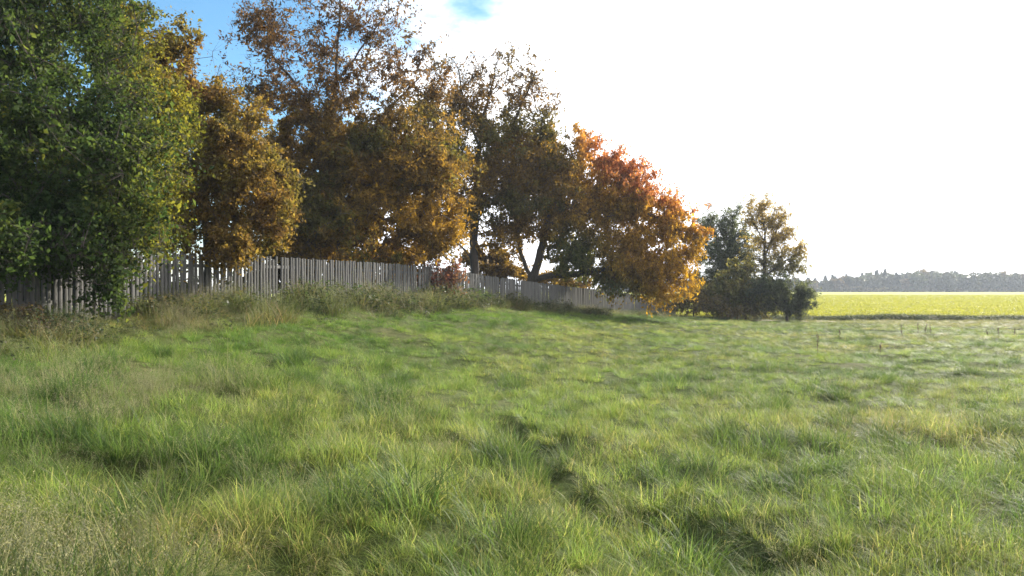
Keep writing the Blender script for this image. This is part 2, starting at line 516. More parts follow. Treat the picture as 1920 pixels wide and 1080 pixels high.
def make_tree(name, label, cat, base, stems, blobs, pal, n_leaf, leaf, tips=420, trunk_r=0.14, seed=1, clump=0.22,
              droop=0.35, col_fn=None, group=None, width=0.55, pull=0.16, noise_scale=0.9, spread=0.55, hole=0.85, porous=2.0):
    """stems: polylines of points (first one starts at the base); blobs: (px, py, d, rx_px, ry_px, depth_m, density)"""
    rg = np.random.default_rng(seed)
    bx, by = base
    bz = land1(bx, by) - 0.06
    B = np.array([bx, by, bz])
    pos = [B]; par = [-1]; plen = [0.0]; is_stem = [True]
    for st in stems:
        st = [np.array(p, float) for p in st]
        start = int(np.argmin([np.linalg.norm(np.array(p) - st[0]) for p in pos])) if len(pos) > 1 else 0
        cur = start
        for q in st:
            p0 = pos[cur]; L = np.linalg.norm(q - p0); m = max(1, int(L / 0.28))
            for k in range(1, m + 1):
                p = p0 + (q - p0) * k / m + rg.normal(size=3) * 0.018
                pos.append(p); par.append(cur); plen.append(plen[cur] + np.linalg.norm(p - pos[cur])); is_stem.append(True)
                cur = len(pos) - 1
    # twig tips fill the crown's lobes, thicker towards their skin
    W = np.array([b[3] * b[4] * max(b[6], 0.8) * (b[2] / 20.0) ** 2 for b in blobs]); W = W / W.sum()
    A = []; D = []
    for b, w in zip(blobs, W):
        m = max(4, int(round(tips * w)))
        c = P(b[0], b[1], b[2]); r = np.array([b[3] / F * b[2], b[5], b[4] / F * b[2]])
        v = rg.normal(size=(m, 3)); v /= np.linalg.norm(v, axis=1)[:, None]
        m2 = int(m * porous)
        v = rg.normal(size=(m2, 3)); v /= np.linalg.norm(v, axis=1)[:, None]
        lob = 0.80 + 0.72 * fbm(v[:, 0] * 2.2 + b[0], v[:, 1] * 2.2, v[:, 2] * 2.2, seed + 40, 2)
        rad = rg.random(m2) ** 0.45 * lob * (1 + rg.normal(size=m2) * 0.08)
        a_ = c + v * r * rad[:, None]
        hol = fbm(a_[:, 0] / hole, a_[:, 1] / hole, a_[:, 2] / hole, seed + 60, 2)
        sel = np.argsort(-(hol + rg.normal(size=m2) * 0.07))[:m]
        A.append(a_[sel]); D.append(np.full(m, b[6]))
    A = np.concatenate(A); D = np.concatenate(D)
    gz = land(A[:, 0], A[:, 1], False)
    keep = A[:, 2] > gz + 0.12
    A = A[keep]; D = D[keep]
    stem_pts = np.array(pos)
    dist0 = np.array([np.min(np.linalg.norm(stem_pts - a, axis=1)) for a in A])
    order = np.argsort(dist0)
    buf = np.zeros((60000, 3)); pl = np.zeros(60000); n = len(pos)
    buf[:n] = pos; pl[:n] = plen
    tip_nodes = []; tip_d = []
    for ai in order:
        a = A[ai]
        dv = a - buf[:n]; dd = np.linalg.norm(dv, axis=1)
        cost = dd * (1 + 0.35 * np.clip(-dv[:, 2] / (dd + 1e-6), 0, 1)) + pull * pl[:n]
        low = buf[:n, 2] < B[2] + 0.22 * (stem_pts[:, 2].max() - B[2])
        cost = cost + low * 0.6
        j = int(np.argmin(cost))
        p0 = buf[j].copy(); L = dd[j]
        m = max(1, int(L / 0.30))
        if par[j] >= 0: pd = p0 - buf[par[j]]; pd = pd / (np.linalg.norm(pd) + 1e-9)
        else: pd = np.array([0, 0, 1.])
        ctl = p0 + (a - p0) * 0.45 + (pd * 0.25 + np.array([0, 0, 0.12])) * L * 0.6
        cur = j
        for k in range(1, m + 1):
            t = k / m
            p = (1 - t) ** 2 * p0 + 2 * t * (1 - t) * ctl + t * t * a
            if k < m: p = p + rg.normal(size=3) * 0.02 * min(1, L)
            buf[n] = p; pl[n] = pl[cur] + np.linalg.norm(p - buf[cur]); par.append(cur); is_stem.append(False)
            cur = n; n += 1
        tip_nodes.append(cur); tip_d.append(D[ai])
    par = np.array(par); pts = buf[:n]
    isst = np.array(is_stem)
    e = 2.25
    acc = np.zeros(n); child = np.zeros(n, int)
    for k in range(1, n): child[par[k]] += 1
    tipv = 0.0045 ** e
    for k in range(n - 1, 0, -1):
        if child[k] == 0: acc[k] += tipv
        acc[par[k]] += acc[k]
    rad = acc ** (1 / e)
    sc = trunk_r / max(rad[1], 1e-6)
    rad = np.where(isst, rad * (sc * 0.6 + 0.4), rad * min(max(1.0, sc ** 0.5), 1.8))
    rad = np.maximum(rad, 0.0042)
    # radii along stems never grow upwards
    for k in range(1, n): rad[k] = min(rad[k], rad[par[k]] * 1.0 if par[k] > 0 else 9)
    rad[0] = rad[1] * 1.35
    par_i = par[1:]; kk = np.arange(1, n)
    root = thing(name, label, cat, (bx, by, bz), group)
    T = pts - B
    thick = isst[1:] & (rad[1:] > 0.02)
    if thick.any():
        obj('trunk', tubes_mesh('trunk', T[par_i[thick]], T[kk[thick]], rad[par_i[thick]], rad[kk[thick]], M_BARK, 8), root)
    thin = ~thick
    rp = np.minimum(rad[par_i[thin]], rad[kk[thin]] * 1.25)
    obj('branches', tubes_mesh('branches', T[par_i[thin]], T[kk[thin]], rp, rad[kk[thin]], M_TWIG, 4), root)  # branches and thin stems: every tube not in the trunk
    # leaves: clumps along the last stretch of every twig
    tip_nodes = np.array(tip_nodes); tip_d = np.array(tip_d)
    gain = np.clip(rg.normal(1.0, 0.55, len(tip_d)), 0.15, 2.4)
    lw = tip_d * gain; lw /= lw.sum()
    pick = rg.choice(len(tip_nodes), n_leaf, p=lw)
    node = tip_nodes[pick]
    back = rg.integers(0, 3, n_leaf)
    for step in range(2):
        mv = (back > step) & (par[node] > 0)
        node = np.where(mv, par[node], node)
    NS = 5
    sd = rg.normal(size=(n, NS, 3)); sd[:, :, 2] -= droop * 0.6
    sd /= np.linalg.norm(sd, axis=2)[:, :, None]
    sl = clump * rg.uniform(0.7, 2.1, (n, NS))
    ks = rg.integers(0, NS, n_leaf)
    tt = rg.random(n_leaf) ** 0.8
    C = T[node] + sd[node, ks] * (sl[node, ks] * tt)[:, None]
    C[:, 2] -= 0.25 * droop * (sl[node, ks] * tt) ** 2 / clump
    C = C + rg.normal(size=(n_leaf, 3)) * clump * 0.22
    tn = np.repeat(tip_nodes, NS); kt = np.tile(np.arange(NS), len(tip_nodes))
    tq = T[tn] + sd[tn, kt] * (sl[tn, kt] * 0.9)[:, None]
    rr = np.full(len(tn), max(0.0028, 0.00011 * by))
    obj('twigs', tubes_mesh('twigs', T[tn], tq, rr, rr * 0.5, M_TWIG, 3), root)['kind'] = 'stuff'
    Wd = C + B
    u = 0.42 * rg.random(n_leaf) + 0.75 * (fbm(Wd[:, 0] / noise_scale, Wd[:, 1] / noise_scale, Wd[:, 2] / noise_scale, seed + 3, 2) - 0.5) + 0.29
    cols = lerp_palette(pal, u)
    if col_fn is not None: cols = col_fn(Wd, cols, u, rg)
    cols = cols * (0.55 + 0.8 * rg.random(n_leaf) ** 1.3)[:, None]
    sz = leaf * np.clip(np.exp(rg.normal(-0.05, 0.38, n_leaf)), 0.4, 2.1)
    obj('crown', leaves_mesh('crown', C, sz, cols, M_LEAF, droop, width, rg), root)
    return root


def to_px(Wd):
    return 960 + F * Wd[:, 0] / Wd[:, 1], 540 - F * (Wd[:, 2] - EYE) / Wd[:, 1]


GREEN = [(0.020, 0.036, 0.015), (0.028, 0.050, 0.018), (0.040, 0.066, 0.021), (0.060, 0.082, 0.023), (0.13, 0.125, 0.025)]
YELLOWGREEN = [(0.060, 0.080, 0.020), (0.11, 0.115, 0.022), (0.18, 0.155, 0.024), (0.26, 0.19, 0.025)]
RUSSET = [(0.125, 0.062, 0.032), (0.145, 0.086, 0.030), (0.170, 0.110, 0.030), (0.155, 0.118, 0.030), (0.095, 0.098, 0.028)]
BROWN = [(0.095, 0.062, 0.030), (0.140, 0.088, 0.028), (0.190, 0.120, 0.028), (0.29, 0.180, 0.032)]
CHERRY = [(0.14, 0.105, 0.026), (0.24, 0.145, 0.024), (0.35, 0.200, 0.026), (0.46, 0.270, 0.034)]
GREYGREEN = [(0.062, 0.080, 0.052), (0.092, 0.110, 0.068), (0.130, 0.142, 0.085)]
GOLD = [(0.20, 0.155, 0.055), (0.31, 0.225, 0.07), (0.42, 0.30, 0.09)]
OLIVE = [(0.085, 0.100, 0.044), (0.125, 0.135, 0.054), (0.17, 0.15, 0.06), (0.21, 0.165, 0.065)]


def base_at(px, d): return ((px - 960) / F * d, d)


def stem(*pts): return [P(*p) for p in pts]


def warm(px0, px1, top):
    return None


# big green tree hanging over the near fence
def green_cols(Wd, cols, u, rg):
    px, py = to_px(Wd)
    y = smooth(190, 340, px + 60 * (fbm(Wd[:, 0], Wd[:, 1], Wd[:, 2], 77, 2) - 0.5)) * (rg.random(len(px)) < 0.55)
    return cols * (1 - y[:, None] * 0.7) + np.array([0.155, 0.145, 0.022]) * y[:, None] * 0.7


make_tree('green_tree', 'large dark green leafy tree overhanging the near end of the fence', 'tree', base_at(45, 15.2),
          [stem((45, 480, 15.2), (60, 330, 15.1), (75, 160, 15.1), (80, -40, 15.2), (90, -170, 15.2)), stem((55, 360, 15.1), (150, 250, 14.6), (210, 130, 14.6)),
           stem((50, 420, 15.2), (-60, 300, 15.2), (-140, 120, 15.4)), stem((52, 430, 15.2), (150, 395, 14.2), (265, 350, 13.4))],
          [(60, 90, 15.1, 160, 180, 2.0, 1.2), (-150, 200, 15.5, 190, 260, 2.0, .8), (110, 260, 14.2, 190, 130, 1.5, 1.4), (240, 320, 13.6, 100, 100, 1.2, 1.2),
           (50, 410, 13.9, 170, 90, 1.4, 1.3), (215, 425, 13.2, 95, 70, .9, 1.2), (40, 465, 13.3, 120, 50, .8, 1.0), (60, -110, 15.4, 160, 140, 2, .8), (200, 490, 12.9, 65, 34, .5, .9), (192, 555, 12.7, 24, 34, .22, 1.3),
           (-120, 430, 14.2, 130, 110, 1.3, .8), (95, 480, 12.5, 70, 22, .4, .5), (-30, 478, 11.4, 70, 28, .4, .8), (20, 488, 11.7, 40, 18, .35, .6), (60, 455, 12.0, 90, 34, .45, 1.0), (-20, 455, 11.4, 80, 45, .5, 1.5), (150, 465, 13.1, 80, 40, .7, 1.2), (245, 460, 13.6, 45, 40, .5, 1.3)],
          GREEN, 185000, 0.066, tips=1800, trunk_r=0.20, seed=11, clump=0.28, col_fn=green_cols, porous=1.35, width=0.62)
make_tree('yellowing_tree', 'yellow-green tree squeezed between the dark green tree and the russet tree', 'tree', base_at(225, 18.2),
          [stem((228, 420, 18.2), (240, 260, 18), (250, 110, 18), (225, 10, 18)), stem((234, 340, 18), (300, 250, 17.5), (325, 190, 17.4))],
          [(245, 130, 17.8, 62, 90, 1.2, 1.1), (200, 50, 18.2, 70, 90, 1.3, 1.0), (298, 205, 17.6, 55, 75, 1.1, 1.1), (325, 270, 17.3, 38, 50, .8, 1), (300, 330, 17, 60, 70, 1.1, 1), (285, 415, 16.6, 50, 55, .9, .9)],
          YELLOWGREEN, 54000, 0.074, tips=520, trunk_r=0.12, seed=12, clump=0.2)
make_tree('russet_tree', 'russet and olive small tree with drooping twigs behind the fence', 'tree', base_at(388, 19.8),
          [stem((387, 520, 19.8), (386, 440, 19.8), (380, 330, 19.7), (365, 200, 19.7), (345, 90, 19.7)), stem((386, 452, 19.8), (408, 425, 19.7), (440, 350, 19.3), (480, 290, 19)),
           stem((383, 400, 19.8), (345, 340, 19.6), (330, 240, 19.6))],
          [(345, 105, 19.7, 50, 58, .8, .8), (305, 130, 19.8, 40, 65, .7, .6), (400, 180, 19.7, 45, 55, .8, .7), (450, 220, 19.5, 45, 50, .8, .8), (365, 190, 19.6, 75, 60, 1.1, 1.1), (430, 270, 19.3, 85, 75, 1.2, 1.2), (480, 340, 18.9, 75, 70, 1.1, 1.2), (390, 350, 18.8, 90, 60, 1.1, 1.2), (515, 390, 18.8, 42, 40, .7, 1),
           (350, 415, 18.2, 60, 40, .7, .9), (320, 450, 17.4, 34, 40, .4, 1.3), (425, 462, 17.4, 44, 28, .35, 1.4), (365, 472, 17.2, 56, 20, .35, 1.0), (445, 490, 17.3, 22, 14, .2, .9), (310, 485, 16.9, 22, 20, .25, .9), (470, 430, 18.6, 60, 45, .8, 1), (450, 395, 18.6, 60, 40, .8, 1.)],
          RUSSET, 100000, 0.073, tips=950, trunk_r=0.10, seed=13, clump=0.2,
          col_fn=lambda Wd, c, u, rg: c * (1 - 0.6 * smooth(0.5, 0.62, fbm(Wd[:, 0] / 0.8, Wd[:, 1] / 0.8, Wd[:, 2] / 0.8, 521, 2)))[:, None] + np.array([0.115, 0.110, 0.028]) * 0.6 * smooth(0.5, 0.62, fbm(Wd[:, 0] / 0.8, Wd[:, 1] / 0.8, Wd[:, 2] / 0.8, 521, 2))[:, None])


def patches(Wd, cols, rg, seed, k=0.8):
    f = fbm(Wd[:, 0] / 1.7, Wd[:, 1] / 1.7, Wd[:, 2] / 1.3, seed, 2) + rg.normal(size=len(Wd)) * 0.06
    o = smooth(0.54, 0.66, f)[:, None] * k
    cols = cols * (1 - o) + np.array([0.105, 0.105, 0.028]) * o
    y = smooth(0.46, 0.36, f) if False else (1 - smooth(0.34, 0.44, f))
    y = y[:, None] * k * 0.8
    return cols * (1 - y) + np.array([0.30, 0.175, 0.024]) * y


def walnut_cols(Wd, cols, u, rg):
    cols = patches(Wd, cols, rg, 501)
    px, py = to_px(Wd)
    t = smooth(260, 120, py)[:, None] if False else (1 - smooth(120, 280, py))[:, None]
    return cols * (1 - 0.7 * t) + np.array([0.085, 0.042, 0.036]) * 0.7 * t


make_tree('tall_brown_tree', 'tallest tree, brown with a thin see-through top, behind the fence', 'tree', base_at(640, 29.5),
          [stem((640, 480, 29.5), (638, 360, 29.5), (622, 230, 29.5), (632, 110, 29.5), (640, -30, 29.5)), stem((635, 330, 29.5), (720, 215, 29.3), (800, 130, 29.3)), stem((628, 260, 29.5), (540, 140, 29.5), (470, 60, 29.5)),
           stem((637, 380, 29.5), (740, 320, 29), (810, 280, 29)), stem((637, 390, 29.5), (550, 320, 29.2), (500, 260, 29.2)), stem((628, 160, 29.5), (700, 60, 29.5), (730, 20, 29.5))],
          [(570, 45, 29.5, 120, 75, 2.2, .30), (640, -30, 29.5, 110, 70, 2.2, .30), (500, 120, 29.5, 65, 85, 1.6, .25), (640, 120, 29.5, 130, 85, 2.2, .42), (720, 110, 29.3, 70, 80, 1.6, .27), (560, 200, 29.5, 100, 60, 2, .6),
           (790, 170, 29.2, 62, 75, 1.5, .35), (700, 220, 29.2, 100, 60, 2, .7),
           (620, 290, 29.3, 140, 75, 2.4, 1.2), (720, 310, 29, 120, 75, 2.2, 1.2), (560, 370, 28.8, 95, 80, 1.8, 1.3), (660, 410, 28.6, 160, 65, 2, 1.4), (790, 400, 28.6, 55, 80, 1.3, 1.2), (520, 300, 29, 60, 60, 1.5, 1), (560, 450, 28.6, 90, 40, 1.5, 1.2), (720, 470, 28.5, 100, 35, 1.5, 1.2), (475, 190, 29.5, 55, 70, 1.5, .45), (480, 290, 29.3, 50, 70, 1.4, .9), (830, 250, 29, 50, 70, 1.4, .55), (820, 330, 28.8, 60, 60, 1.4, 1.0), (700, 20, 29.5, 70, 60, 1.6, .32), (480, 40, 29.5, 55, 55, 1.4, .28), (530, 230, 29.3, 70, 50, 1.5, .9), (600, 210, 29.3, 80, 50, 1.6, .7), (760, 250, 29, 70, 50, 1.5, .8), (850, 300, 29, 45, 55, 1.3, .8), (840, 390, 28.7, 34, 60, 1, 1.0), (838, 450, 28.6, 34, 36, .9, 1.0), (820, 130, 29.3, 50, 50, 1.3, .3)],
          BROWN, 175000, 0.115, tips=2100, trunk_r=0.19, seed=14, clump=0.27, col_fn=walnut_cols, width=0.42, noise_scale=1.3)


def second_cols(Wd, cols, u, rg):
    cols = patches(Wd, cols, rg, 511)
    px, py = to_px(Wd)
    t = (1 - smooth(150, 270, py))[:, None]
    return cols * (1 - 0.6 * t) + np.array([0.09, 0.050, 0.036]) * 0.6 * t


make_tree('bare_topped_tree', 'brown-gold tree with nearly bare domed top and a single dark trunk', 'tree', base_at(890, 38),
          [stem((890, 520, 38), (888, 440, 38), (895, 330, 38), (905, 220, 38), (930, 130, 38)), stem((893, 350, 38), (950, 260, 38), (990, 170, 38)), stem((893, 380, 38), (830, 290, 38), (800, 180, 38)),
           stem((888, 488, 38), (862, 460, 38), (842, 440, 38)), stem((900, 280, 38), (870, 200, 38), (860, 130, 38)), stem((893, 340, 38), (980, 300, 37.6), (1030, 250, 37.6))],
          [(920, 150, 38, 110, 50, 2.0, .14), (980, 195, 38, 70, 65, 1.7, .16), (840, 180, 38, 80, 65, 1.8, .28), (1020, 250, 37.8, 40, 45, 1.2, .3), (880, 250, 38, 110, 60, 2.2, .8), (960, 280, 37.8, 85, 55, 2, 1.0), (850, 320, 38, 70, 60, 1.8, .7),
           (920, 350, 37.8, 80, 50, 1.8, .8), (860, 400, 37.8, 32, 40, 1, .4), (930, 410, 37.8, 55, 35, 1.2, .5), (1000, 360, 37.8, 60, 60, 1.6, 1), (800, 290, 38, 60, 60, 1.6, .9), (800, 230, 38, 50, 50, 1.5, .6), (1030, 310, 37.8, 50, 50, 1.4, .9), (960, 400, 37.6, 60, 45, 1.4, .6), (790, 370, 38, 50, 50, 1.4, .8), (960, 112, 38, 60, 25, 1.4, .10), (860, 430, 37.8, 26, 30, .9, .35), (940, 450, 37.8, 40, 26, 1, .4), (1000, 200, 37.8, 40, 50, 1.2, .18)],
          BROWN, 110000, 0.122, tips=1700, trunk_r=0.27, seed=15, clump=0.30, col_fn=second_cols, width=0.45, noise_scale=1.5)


def cherry_cols(Wd, cols, u, rg):
    px, py = to_px(Wd)
    jit = 45 * (fbm(Wd[:, 0], Wd[:, 1], Wd[:, 2], 55, 2) - 0.5) + rg.normal(size=len(px)) * 14
    # the exposed top edge has turned red, the sheltered lower middle is still green
    edge = (py + jit) - (250 + (px - 1060) * 0.55)
    red = (1 - smooth(0, 55, edge)) * smooth(1060, 1130, px)
    cols = cols * (1 - 0.75 * red[:, None]) + np.array([0.40, 0.130, 0.075]) * 0.75 * red[:, None]
    g = np.exp(-(((px + jit - 1075) / 62) ** 2 + ((py + jit * .6 - 485) / 62) ** 2)) * 1.15
    g2 = np.exp(-(((px + jit - 1150) / 70) ** 2 + ((py + jit * .6 - 545) / 22) ** 2))
    g = np.clip(g + g2, 0, 0.92)[:, None]
    cols = cols * (1 - g) + np.array([0.090, 0.115, 0.042]) * g
    yl = (smooth(1110, 1230, px) * smooth(420, 500, py))[:, None] * (1 - g)
    cols = cols * (1 - 0.4 * yl) + np.array([0.40, 0.24, 0.022]) * 0.4 * yl
    lb = (1 - smooth(1010, 1120, px))[:, None] * (1 - g)
    return cols * (1 - 0.5 * lb) + np.array([0.17, 0.095, 0.018]) * 0.5 * lb


make_tree('cherry_tree', 'broad orange cherry tree, red along its top, forked trunk and low horizontal limb', 'tree', base_at(1000, 39.5),
          [stem((998, 525, 39.5), (978, 480, 39.5), (965, 420, 39.5), (985, 340, 39.6), (1010, 280, 39.6)), stem((1000, 522, 39.5), (1014, 470, 39.4), (1030, 400, 39.4), (1075, 320, 39.4), (1110, 270, 39.4)),
           stem((1002, 524, 39.5), (1030, 517, 39.2), (1070, 515, 38.9), (1120, 508, 38.5), (1190, 500, 38)), stem((1012, 480, 39.4), (1045, 490, 39.2), (1085, 478, 39)), stem((1025, 425, 39.4), (1120, 390, 39), (1210, 400, 38.6), (1270, 420, 38.4))],
          [(1060, 310, 39.5, 100, 65, 2.2, 1.1), (1120, 285, 39.5, 45, 35, 1.3, .9), (1160, 340, 39.2, 75, 55, 1.8, 1.2), (1010, 390, 39.6, 60, 50, 1.6, .7), (1100, 405, 39, 90, 60, 2, 1.3), (1205, 400, 38.8, 75, 60, 1.8, 1.3), (1265, 425, 38.5, 55, 50, 1.4, 1.2),
           (1135, 468, 38.5, 90, 50, 1.8, 1.4), (1220, 490, 38.3, 85, 60, 1.7, 1.4), (1290, 475, 38.2, 38, 45, 1, 1.1), (1080, 468, 38.8, 48, 44, 1.2, 1.1), (1215, 545, 38, 70, 24, 1, 1.3), (1160, 532, 38.2, 50, 22, .9, 1.2), (1180, 360, 39, 60, 60, 1.5, 1), (1010, 310, 39.8, 55, 55, 1.4, 1.0), (960, 440, 39.8, 28, 30, .9, .5), (980, 360, 39.8, 50, 50, 1.4, .9), (1040, 420, 39.3, 50, 40, 1.3, .9), (1110, 350, 39.3, 80, 60, 1.6, 1.2), (1060, 400, 39.3, 70, 50, 1.5, 1.0), (1255, 535, 38, 45, 28, .9, 1.2)],
          CHERRY, 150000, 0.125, tips=1200, trunk_r=0.36, seed=16, clump=0.30, col_fn=cherry_cols, width=0.45, droop=0.8, noise_scale=1.2, hole=0.6, porous=1.5)

make_tree('orange_bush', 'low orange-brown bush above the fence between the two dark trunks', 'bush', base_at(925, 43),
          [stem((925, 515, 43), (928, 480, 43)), stem((923, 520, 43), (900, 490, 43))],
          [(925, 490, 43, 48, 30, 1.6, 1), (890, 495, 43, 25, 25, 1.2, 1), (960, 508, 43, 25, 22, 1.2, 1), (1070, 530, 44, 70, 20, 1.4, 1.1)],
          BROWN, 14000, 0.15, tips=220, trunk_r=0.06, seed=17, clump=0.26)
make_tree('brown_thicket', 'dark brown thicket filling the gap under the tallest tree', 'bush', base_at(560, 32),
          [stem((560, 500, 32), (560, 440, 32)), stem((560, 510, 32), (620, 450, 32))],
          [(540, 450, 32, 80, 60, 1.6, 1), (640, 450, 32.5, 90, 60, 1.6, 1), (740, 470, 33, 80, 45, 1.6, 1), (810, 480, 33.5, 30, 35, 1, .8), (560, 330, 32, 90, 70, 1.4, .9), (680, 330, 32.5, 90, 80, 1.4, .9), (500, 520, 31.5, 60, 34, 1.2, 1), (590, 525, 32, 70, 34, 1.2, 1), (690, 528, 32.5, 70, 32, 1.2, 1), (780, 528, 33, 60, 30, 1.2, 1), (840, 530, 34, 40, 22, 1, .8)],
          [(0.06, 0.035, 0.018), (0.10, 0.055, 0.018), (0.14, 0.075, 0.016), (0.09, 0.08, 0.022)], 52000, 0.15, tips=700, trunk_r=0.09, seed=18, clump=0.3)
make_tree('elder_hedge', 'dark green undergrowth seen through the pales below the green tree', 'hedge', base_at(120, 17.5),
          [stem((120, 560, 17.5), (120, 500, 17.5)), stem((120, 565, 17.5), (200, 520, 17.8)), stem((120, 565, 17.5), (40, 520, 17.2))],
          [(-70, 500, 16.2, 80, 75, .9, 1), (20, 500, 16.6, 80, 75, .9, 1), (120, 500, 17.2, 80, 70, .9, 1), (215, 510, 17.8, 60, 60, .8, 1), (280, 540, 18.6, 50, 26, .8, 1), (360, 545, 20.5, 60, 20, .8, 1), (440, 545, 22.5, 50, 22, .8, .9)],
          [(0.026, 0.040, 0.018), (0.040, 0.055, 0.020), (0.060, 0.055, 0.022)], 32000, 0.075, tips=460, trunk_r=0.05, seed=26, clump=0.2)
make_tree('red_shrub', 'thin dusky red shrub growing against the fence', 'shrub', base_at(832, 28.6),
          [stem((832, 545, 28.6), (826, 515, 28.6), (815, 495, 28.6)), stem((833, 550, 28.6), (845, 520, 28.6), (855, 500, 28.6)), stem((832, 552, 28.6), (838, 530, 28.5))],
          [(822, 510, 28.6, 30, 28, .45, .8), (853, 503, 28.7, 18, 20, .35, 1.1), (835, 535, 28.5, 40, 24, .45, .8), (800, 525, 28.5, 16, 20, .3, .6)],
          [(0.10, 0.055, 0.045), (0.17, 0.065, 0.055), (0.14, 0.085, 0.055), (0.21, 0.10, 0.075)], 2400, 0.08, tips=150, trunk_r=0.03, seed=19, clump=0.16)
make_tree('grey_willow', 'slender grey-green willow, darkest of the far clump', 'tree', base_at(1362, 54),
          [stem((1362, 540, 54), (1366, 470, 54), (1376, 400, 54)), stem((1364, 500, 54), (1340, 440, 54), (1335, 410, 54))],
          [(1376, 420, 54, 20, 40, .9, .9), (1342, 428, 54, 30, 36, 1, 1), (1360, 470, 54, 50, 50, 1.5, 1.2), (1345, 520, 54, 50, 50, 1.4, 1.2), (1395, 490, 54, 30, 50, 1, 1), (1320, 425, 54, 18, 34, .7, .7), (1390, 545, 53.5, 40, 40, 1.2, 1.1), (1395, 440, 54, 22, 50, .9, .8), (1360, 420, 54, 30, 36, 1, .8)],
          GREYGREEN, 52000, 0.125, tips=800, trunk_r=0.16, seed=20, porous=1.25, hole=0.7, clump=0.28, width=0.3, droop=0.1)
make_tree('golden_willow', 'tall pale golden willow with airy crown beside the yellow field', 'tree', base_at(1433, 50.5),
          [stem((1432, 560, 50.5), (1433, 500, 50.5), (1434, 440, 50.5), (1428, 385, 50.5)), stem((1434, 480, 50.5), (1452, 440, 50.5), (1470, 405, 50.5)), stem((1433, 520, 50.5), (1470, 490, 50.3), (1500, 475, 50.2)), stem((1434, 450, 50.5), (1412, 420, 50.5), (1404, 385, 50.5))],
          [(1418, 390, 50.5, 36, 30, 1, .7), (1480, 460, 50.4, 28, 30, .8, .5), (1422, 455, 50.5, 28, 34, .8, .5), (1415, 500, 50.5, 26, 30, .8, .5), (1455, 425, 50.5, 36, 36, 1, .6), (1410, 415, 50.5, 18, 24, .8, .5), (1440, 410, 50.5, 30, 30, 1, .6), (1463, 400, 50.5, 16, 26, .8, .45), (1450, 445, 50.5, 34, 26, 1.1, .5), (1475, 440, 50.5, 14, 20, .6, .3), (1495, 475, 50.2, 20, 26, .8, .7), (1468, 492, 50.3, 42, 30, 1.1, .9), (1440, 500, 50.5, 26, 34, .9, .5), (1495, 500, 50, 22, 22, .8, .8)],
          GOLD, 21000, 0.115, tips=700, trunk_r=0.16, seed=21, porous=1.3, clump=0.26, width=0.35,
          col_fn=lambda Wd, c, u, rg: c * (1 - 0.7 * smooth(455, 500, to_px(Wd)[1])[:, None]) + np.array([0.12, 0.135, 0.075]) * 0.7 * smooth(455, 500, to_px(Wd)[1])[:, None])
make_tree('round_willow_shrub', 'round grey-green willow shrub with pale stem at the edge of the yellow field', 'shrub', base_at(1476, 48.0),
          [stem((1476, 588, 48), (1470, 560, 48), (1462, 535, 48)), stem((1477, 585, 48), (1495, 565, 47.8), (1505, 550, 47.7)), stem((1475, 585, 48), (1445, 560, 48.4), (1425, 540, 48.6))],
          [(1475, 548, 48, 46, 34, 1.3, 1), (1506, 562, 47.6, 24, 32, .8, 1.1), (1450, 545, 48.5, 42, 38, 1.2, 1), (1492, 578, 47.6, 32, 18, .8, .9), (1440, 572, 48.5, 34, 22, .8, .8)],
          GREYGREEN, 30000, 0.11, tips=420, trunk_r=0.10, seed=22, porous=1.3, clump=0.22, width=0.32)
make_tree('dark_olive_bush', 'dark olive bush crowded under the grey willow', 'bush', base_at(1398, 50),
          [stem((1398, 570, 50), (1395, 520, 50)), stem((1398, 575, 50), (1370, 540, 50)), stem((1398, 575, 50), (1420, 545, 50))],
          [(1385, 530, 50, 40, 40, 1.4, 1.0), (1365, 560, 49.6, 42, 34, 1.3, 1.0), (1415, 568, 49.6, 30, 30, 1.1, .9), (1335, 555, 50, 34, 34, 1.1, .9)],
          OLIVE, 26000, 0.14, tips=300, trunk_r=0.09, seed=23, clump=0.25)
make_tree('bramble_bush', 'low tangled olive bramble at the far end of the fence', 'bush', base_at(1300, 49),
          [stem((1300, 588, 49), (1300, 565, 49)), stem((1301, 588, 49), (1335, 575, 48.6)), stem((1299, 588, 49), (1270, 575, 49))],
          [(1295, 560, 49.5, 38, 30, 1.1, 1), (1335, 575, 48.2, 40, 20, 1, 1), (1262, 572, 49, 24, 18, .8, .8), (1375, 585, 47.8, 34, 14, .9, .9), (1310, 530, 50.5, 24, 30, .9, .9)],
          [(0.06, 0.06, 0.024), (0.10, 0.085, 0.03), (0.15, 0.11, 0.045), (0.12, 0.07, 0.03)], 11000, 0.10, tips=300, trunk_r=0.04, seed=24, clump=0.22)
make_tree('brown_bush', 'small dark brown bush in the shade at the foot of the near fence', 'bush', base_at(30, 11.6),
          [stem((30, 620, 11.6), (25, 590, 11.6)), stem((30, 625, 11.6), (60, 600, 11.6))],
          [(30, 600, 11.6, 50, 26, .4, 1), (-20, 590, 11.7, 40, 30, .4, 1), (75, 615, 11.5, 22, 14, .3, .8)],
          [(0.05, 0.038, 0.022), (0.08, 0.055, 0.03), (0.06, 0.06, 0.025)], 2600, 0.045, tips=120, trunk_r=0.02, seed=25, clump=0.10)


